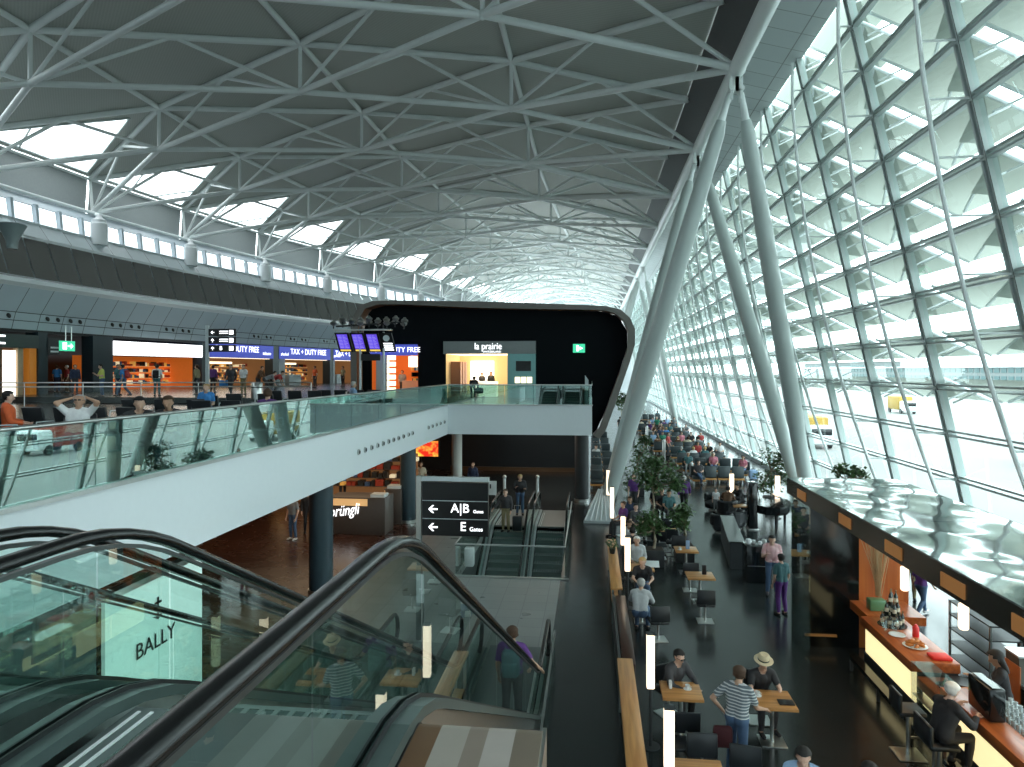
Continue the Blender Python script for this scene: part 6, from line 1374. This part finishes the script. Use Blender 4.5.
t = thing('glass_display', 'glass food display case between the two red wood counters', 'display case', (6.0, 12.95, LOW+.9)); MB().bb(5.74, 5.755, 12.47, 13.43, LOW+.2, LOW+1.12).build('glass_front', M['glassclear'], t, None); MB().bb(5.74, 6.1, 12.47, 13.43, LOW+1.12, LOW+1.13).build('glass_top', M['glassclear'], t, None); MB().bb(5.76, 6.1, 12.5, 13.4, LOW+.55, LOW+.57).build('shelf', M['brush'], t, None)
t = thing('foot_rail', 'dark foot rail on short posts running along the glowing bar front', 'rail', (5.45, 14, LOW)); MB().bb(5.40, 5.58, 6, 15.9, LOW+.30, LOW+.38).build('rail', M['blackgloss'], t, None)
for yy in (15.6, 14.2, 12.8, 11.4, 10, 8.6, 7.2): MB().bb(5.46, 5.52, yy, yy+.05, LOW, LOW+.3).build('post', M['charcoal'], t, None)
Z1 = LOW+1.1
def smallobj(nm, label, cat, parts, loc, group=None):
    t = thing(nm, label, cat, tuple(loc), 0, group)
    for pn, mb, mat in parts: mb.build(pn, mat, t, 45)
    return t
M['bottle'] = pbr('dark_bottle_glass', (.01, .02, .012), .1, spec=.8); M['label'] = pbr('bottle_label', (.65, .62, .5), .6); M['foil'] = pbr('bottle_foil', (.35, .3, .2), .3, .8)
k = 0
tiers = [(LOW+1.1, [(-.2, 0), (-.1, .12), (-.1, -.12), (0, .2), (0, -.2), (.1, .12), (.1, -.12), (.2, 0)]), (LOW+1.32, [(-.11, 0), (0, .11), (0, -.11), (.11, 0), (.0, .0)]), (LOW+1.54, [(0.0, .05), (.05, -.05), (-.05, -.04)])]
tt = thing('bottle_tower', 'round tiered stand holding the wine bottles on the bar', 'stand', (6.2, 15.35, Z1)); 
for z, r in ((LOW+1.1, .28), (LOW+1.32, .18), (LOW+1.54, .1)): MB().tube((6.2, 15.35, z), (6.2, 15.35, z+.012), r, n=20).build('tier', M['blackgloss'], tt)
MB().tube((6.2, 15.35, Z1), (6.2, 15.35, LOW+1.54), .015, n=8).build('rod', M['brush'], tt)
proto = None
for ti, (z, lst) in enumerate(tiers):
    for i, (dx, dy) in enumerate(lst):
        lab = 'dark wine bottle in the %s tier of the bottle tower on the bar' % ['bottom', 'middle', 'top'][ti]
        if proto is None:
            proto = thing('wine_bottle', lab, 'bottle', (6.2+dx, 15.35+dy, z+.012), 0, 'wine bottles on the bar tower')
            MB().lathe((0, 0, 0), [(.036, 0), (.038, .02), (.038, .17), (.014, .22), (.014, .28), (.016, .285)], 12).build('glass_body', M['bottle'], proto, 45, world=False); MB().lathe((0, 0, 0), [(.0385, .05), (.0385, .13)], 12).build('paper_label', M['label'], proto, 45, world=False); MB().lathe((0, 0, 0), [(.0165, .235), (.0168, .288), (.005, .29)], 10).build('foil_cap', M['foil'], proto, 45, world=False)
        else: c = copy_tree(proto); c.location = (6.2+dx, 15.35+dy, z+.012); c['label'] = lab; c['group'] = 'wine bottles in the %s tier' % ['bottom', 'middle', 'top'][ti]
proto['group'] = 'wine bottles in the bottom tier'
vx, vy = 6.3, 16.3
mb = MB(); rng = random.Random(9)
for i in range(70):
    a = rng.uniform(0, 2*PI); r = rng.uniform(.02, .42); b0 = Vector((vx+rng.uniform(-.05, .05), vy+rng.uniform(-.05, .05), Z1+.3)); e = Vector((vx+r*math.cos(a), vy+r*.5*math.sin(a), Z1+rng.uniform(1.6, 2.35))); mb.path([b0, b0.lerp(e, .5)+Vector((rng.uniform(-.04, .04), 0, 0)), e], .006, 4)
smallobj('twig_vase', 'green square vase with tall pale bare twigs in front of the wood wall', 'vase', [('vase', MB().rbox((vx-.05, vy, Z1+.12), (.34, .25, .24), .02), pbr('green_vase', (.10, .24, .12), .3)), ('twigs', mb, pbr('pale_twigs', (.45, .33, .19), .7))], (vx, vy, Z1))
smallobj('ledge_shelf', 'red wood shelf under the vase of twigs', 'shelf', [('board', MB().bb(5.9, 7.1, 15.87, 16.94, Z1-.18, Z1), M['cherry'])], (6.4, 16.4, LOW+.9))
def plate(label, x, y, r=.17, z=Z1, food=None, pile=0, cat='plate'):
    parts = [('dish', MB().lathe((x, y, z), [(r*.5, 0), (r, .025), (r*.95, .03), (r*.5, .012)], 18), M['white'])]
    t = smallobj('plate', label, cat, parts, (x, y, z)); return t
plate('white plate under the pile of croissants on the bar', 6.15, 14.2, .22, Z1)
plate('white plate at the wood wall end of the bar', 6.05, 14.75, .16, Z1)
M['croissant'] = pbr('baked_crust', (.60, .22, .05), .5, vary=.3); rng = random.Random(4)
cr_ = None
for i in range(11):
    a = 2*PI*i/6; r = .11 if i < 6 else .05; z = Z1+.05+(.045 if i >= 6 else 0)+(.04 if i == 10 else 0); x, y = 6.15+r*math.cos(a), 14.2+r*math.sin(a)
    if cr_ is None:
        mb = MB().path([(.07*math.cos(t_), .05*math.sin(t_), 0) for t_ in [PI*j/6 for j in range(7)]], [.008, .02, .028, .032, .028, .02, .008], 8); cr_ = mb.build('croissant', M['croissant'], None, 50); c = cr_
    else: c = cr_.copy(); C.objects.link(c)
    c.location = (x, y, z); c.rotation_euler = (0, 0, a); tag(c, 'golden croissant in the pile on the white plate on the bar', 'croissant', 'croissants on the bar plate')
smallobj('red_napkins', 'folded bright red cloth lying on the bar beside the croissants', 'cloth', [('cloth', MB().rbox((6.35, 13.68, Z1+.03), (.34, .28, .06), .02), pbr('bright_red', (.8, .03, .02), .6))], (6.35, 13.7, Z1))
smallobj('red_canister', 'red canister standing on the bar behind the croissants', 'canister', [('can', MB().lathe((6.4, 14.75, Z1), [(.06, 0), (.06, .18), (.045, .2), (.02, .24)], 14), pbr('red_can', (.7, .03, .03), .4))], (6.4, 14.75, Z1))
smallobj('plastic_bag', 'clear wrapped glassware beside the bottle tower', 'glassware', [('bowl', MB().lathe((6.0, 14.95, Z1), [(.1, 0), (.16, .12), (.18, .2), (.15, .26)], 16), M['glassclear'])], (6.0, 14.95, Z1))
smallobj('black_tray', 'round black tray on the prep counter behind the display', 'tray', [('tray', MB().lathe((6.5, 13.2, LOW+.87), [(.2, 0), (.22, .03), (.2, .025)], 20), M['black'])], (6.5, 13.2, LOW+.87))
smallobj('salad_bowl', 'dark bowl of green salad in the glass display', 'bowl', [('bowl', MB().lathe((6.1, 12.9, LOW+.87), [(.08, 0), (.16, .07), (.15, .07)], 16), M['charcoal']), ('salad', leaves([((6.1, 12.9, LOW+.95), .12)], 60, .06, random.Random(2), .3), M['leaf'])], (6.1, 12.9, LOW+.87))
smallobj('sandwich_tray', 'cream tray of sandwiches right of the salad bowl', 'tray', [('tray', MB().rbox((6.4, 12.75, LOW+.89), (.28, .2, .05), .01), pbr('cream_tray', (.75, .68, .5), .5)), ('sandwich', MB().rbox((6.4, 12.75, LOW+.94), (.22, .14, .06), .02), M['croissant'])], (6.4, 12.75, LOW+.87))
t = smallobj('till', 'black cash register screen standing on the bar left of the guest', 'till', [('housing', MB().rbox((6.04, 11.55, LOW+1.36), (.24, .62, .50), .03), M['blackgloss']), ('vent_grille', MB().bb(5.98, 6.10, 11.28, 11.82, LOW+1.61, LOW+1.62), M['brush'])], (6.04, 11.55, LOW+1.1))
# hanging lamps
for lab, px, y0, y1, zc in (('white cylindrical hanging lamp in front of the wood wall', 904.5, 566, 591, 14.9), ('white cylindrical hanging lamp in front of the dark back-bar pillar', 963.5, 603, 630, 12.6), ('white cylindrical hanging lamp over the near end of the bar', 1060, 660, 700, 9.6)):
    v = at_zc(px, zc); z0, z1 = (370-y1)/F*zc, (370-y0)/F*zc; t = thing('hanging_lamp', lab, 'lamp', (v.x, v.y, z1)); MB().rbox((v.x, v.y, (z0+z1)/2), (.155, .155, z1-z0), .05).build('shade', M['tube'], t); MB().tube((v.x, v.y, z1), (v.x, v.y, RZ-.2), .006, n=6).build('cord', M['charcoal'], t); MB().tube((v.x, v.y, z1-.01), (v.x, v.y, z1+.03), .03, n=10).build('cap', M['brush'], t)
# back bar
t = thing('back_bar', 'dark back-bar block with a wooden edge behind the bartender', 'cabinet', (7.6, 11, LOW))
MB().bb(7.35, 7.95, 5.0, 12.9, LOW, LOW+.95).build('cabinet', M['charcoal'], t, None); MB().bb(7.3, 8.0, 5.0, 12.95, LOW+.95, LOW+1.0).build('countertop', M['brush'], t, None); MB().bb(7.3, 7.9, 12.95, 13.35, LOW, LOW+1.45).build('end_pillar', pbr('dark_pillar', (.06, .06, .05), .4), t, None); MB().bb(7.28, 7.92, 12.93, 13.37, LOW+1.45, LOW+1.48).build('pillar_top', M['brush'], t, None); MB().bb(7.28, 7.3, 12.9, 13.35, LOW, LOW+1.3).build('wood_edge', M['cherryv'], t, None)
t = thing('glass_rack', 'low steel shelf full of drinking glasses behind the bar counter', 'shelf', (6.5, 10, LOW)); MB().bb(6.22, 6.76, 8.2, 12.2, LOW+.98, LOW+1.02).build('shelf', M['brush'], t, None); MB().bb(6.25, 6.72, 8.3, 12.1, LOW, LOW+.88).build('cabinet', M['charcoal'], t, None)
gp = None; rng = random.Random(3); cnt = 0
for iy in range(24):
    for ix in range(4):
        x, y_ = 6.29+ix*.125, 12.05-iy*.125
        if gp is None: gp = MB().lathe((0, 0, 0), [(.026, 0), (.034, .1), (.036, .12), (.032, .12), (.024, .01)], 10).build('drinking_glass', pbr('drinking_glass_m', (.62, .72, .75), .08, spec=.9, alpha=None), None, 50); g_ = gp
        else: g_ = gp.copy(); C.objects.link(g_)
        g_.location = (x, y_, LOW+1.02); tag(g_, 'clear drinking glass on the rack behind the bar', 'glass', 'drinking glasses behind the bar')
# stand shelving and far counter under the roof
t = thing('tray_trolley', 'tall open shelf trolley with trays standing behind the bar near the glass wall', 'trolley', (7.9, 15.6, LOW))
for z in (.2, .5, .8, 1.1, 1.38): MB().bb(7.7, 8.3, 14.6, 16.2, LOW+z, LOW+z+.03).build('shelf', M['charcoal'], t, None)
for x in (7.72, 8.28):
    for y_ in (14.62, 16.18): MB().bb(x-.02, x+.02, y_-.02, y_+.02, LOW, LOW+1.4).build('upright', M['brush'], t, None)
t = thing('buffet_counter', 'white topped buffet counter along the glass wall behind the bar', 'counter', (9.6, 13, LOW)); MB().bb(9.2, 9.9, 8, 16.4, LOW, LOW+.9).build('cabinet', M['charcoal'], t, None); MB().bb(9.15, 9.95, 8, 16.45, LOW+.9, LOW+.95).build('countertop', M['white'], t, None)
for i in range(5): v = Vector((9.5, 9+i*1.2, LOW+.95)); o = MB().lathe(v, [(.1, 0), (.12, .15), (.09, .22), (.03, .26)], 14).build('steel_pot', M['brush'], None); tag(o, 'steel pot on the buffet counter by the glass wall, %s from the camera' % ORD[i], 'pot')
v = at_zc(921, 18.2); person('young person in a purple t-shirt and jeans walking behind the bar', 'walk', (v.x, v.y, LOW), -60, 'purple', 'jeans', 'long', 'hairbrown', fem=True, scale=.86, shoes='white')
v = at_zc(985, 16.2); person('person in a green top bending over the buffet counter', 'lean', (v.x, v.y, LOW), -70, 'green', 'charcoal', 'short', 'hairgrey')
v = at_zc(893, 19.5); person('person in a pale beige jacket standing at the edge of the wood wall', 'stand', (v.x+.45, v.y, LOW), 160, 'cream', 'khaki', 'short', 'hairbrown', sleeve='long', scale=.95)
v = at_zc(1012, 11.6); person('bartender in black with a dark ponytail and cap reaching forward behind the bar', 'reach', (v.x-.1, v.y, LOW), 65, 'black', 'black', 'long', 'hairblack', fem=True)
v = at_zc(943, 10.6); person('white-haired guest in a black jacket on a bar stool, leaning on the bar', 'stool', (5.25, v.y, LOW), -70, 'black', 'black', 'short', 'hairwhite', sleeve='long')
for i, (x, y_, rz) in enumerate([(5.22, 12.3, -90), (5.22, 11.4, -90), (5.22, v.y-.02, -90), (5.25, 9.3, -80), (5.25, 8.5, -90)]): put('bar_stool', 'black bar stool with steel post, %s one along the bar counting from the glass display' % ORD[i], (x, y_, LOW), rz)
# ================================================================ LIGHTS
area('shop_glow', (-29.5, 48, 1.5), 1.0, 200, (1, .75, .5), (0, math.radians(-60), 0), 22)
area('under_balcony', (-11, 27, -3.15), 6, 110, (1, .72, .45), (0, 0, 0), 10)
area('passage_fill', (-3, 36, -3.15), 4, 90, (1, .85, .7), (0, 0, 0), 4)  # added fill brightening the floor around the far void, no fitting there
area('bar_glow', (5.9, 12, RZ-.3), 1.0, 45, (1, .75, .45), (0, 0, 0), 8)
area('boutique_glow', ((lp0+lp1)/2, BY+2.4, ztop_lp-.1), 2.5, 60, (1, .85, .62), (0, 0, 0), 2.5)
area('kiosk_glow', ((dz0+dz1)/2, BY+2, ztop_d-.1), 2.0, 25, (1, .6, .35), (0, 0, 0), 2)
area('bally_glow', (-5.8, 10.5, -4.9), 2.2, 18, (.85, 1, .95), (0, math.radians(90), 0), 3)
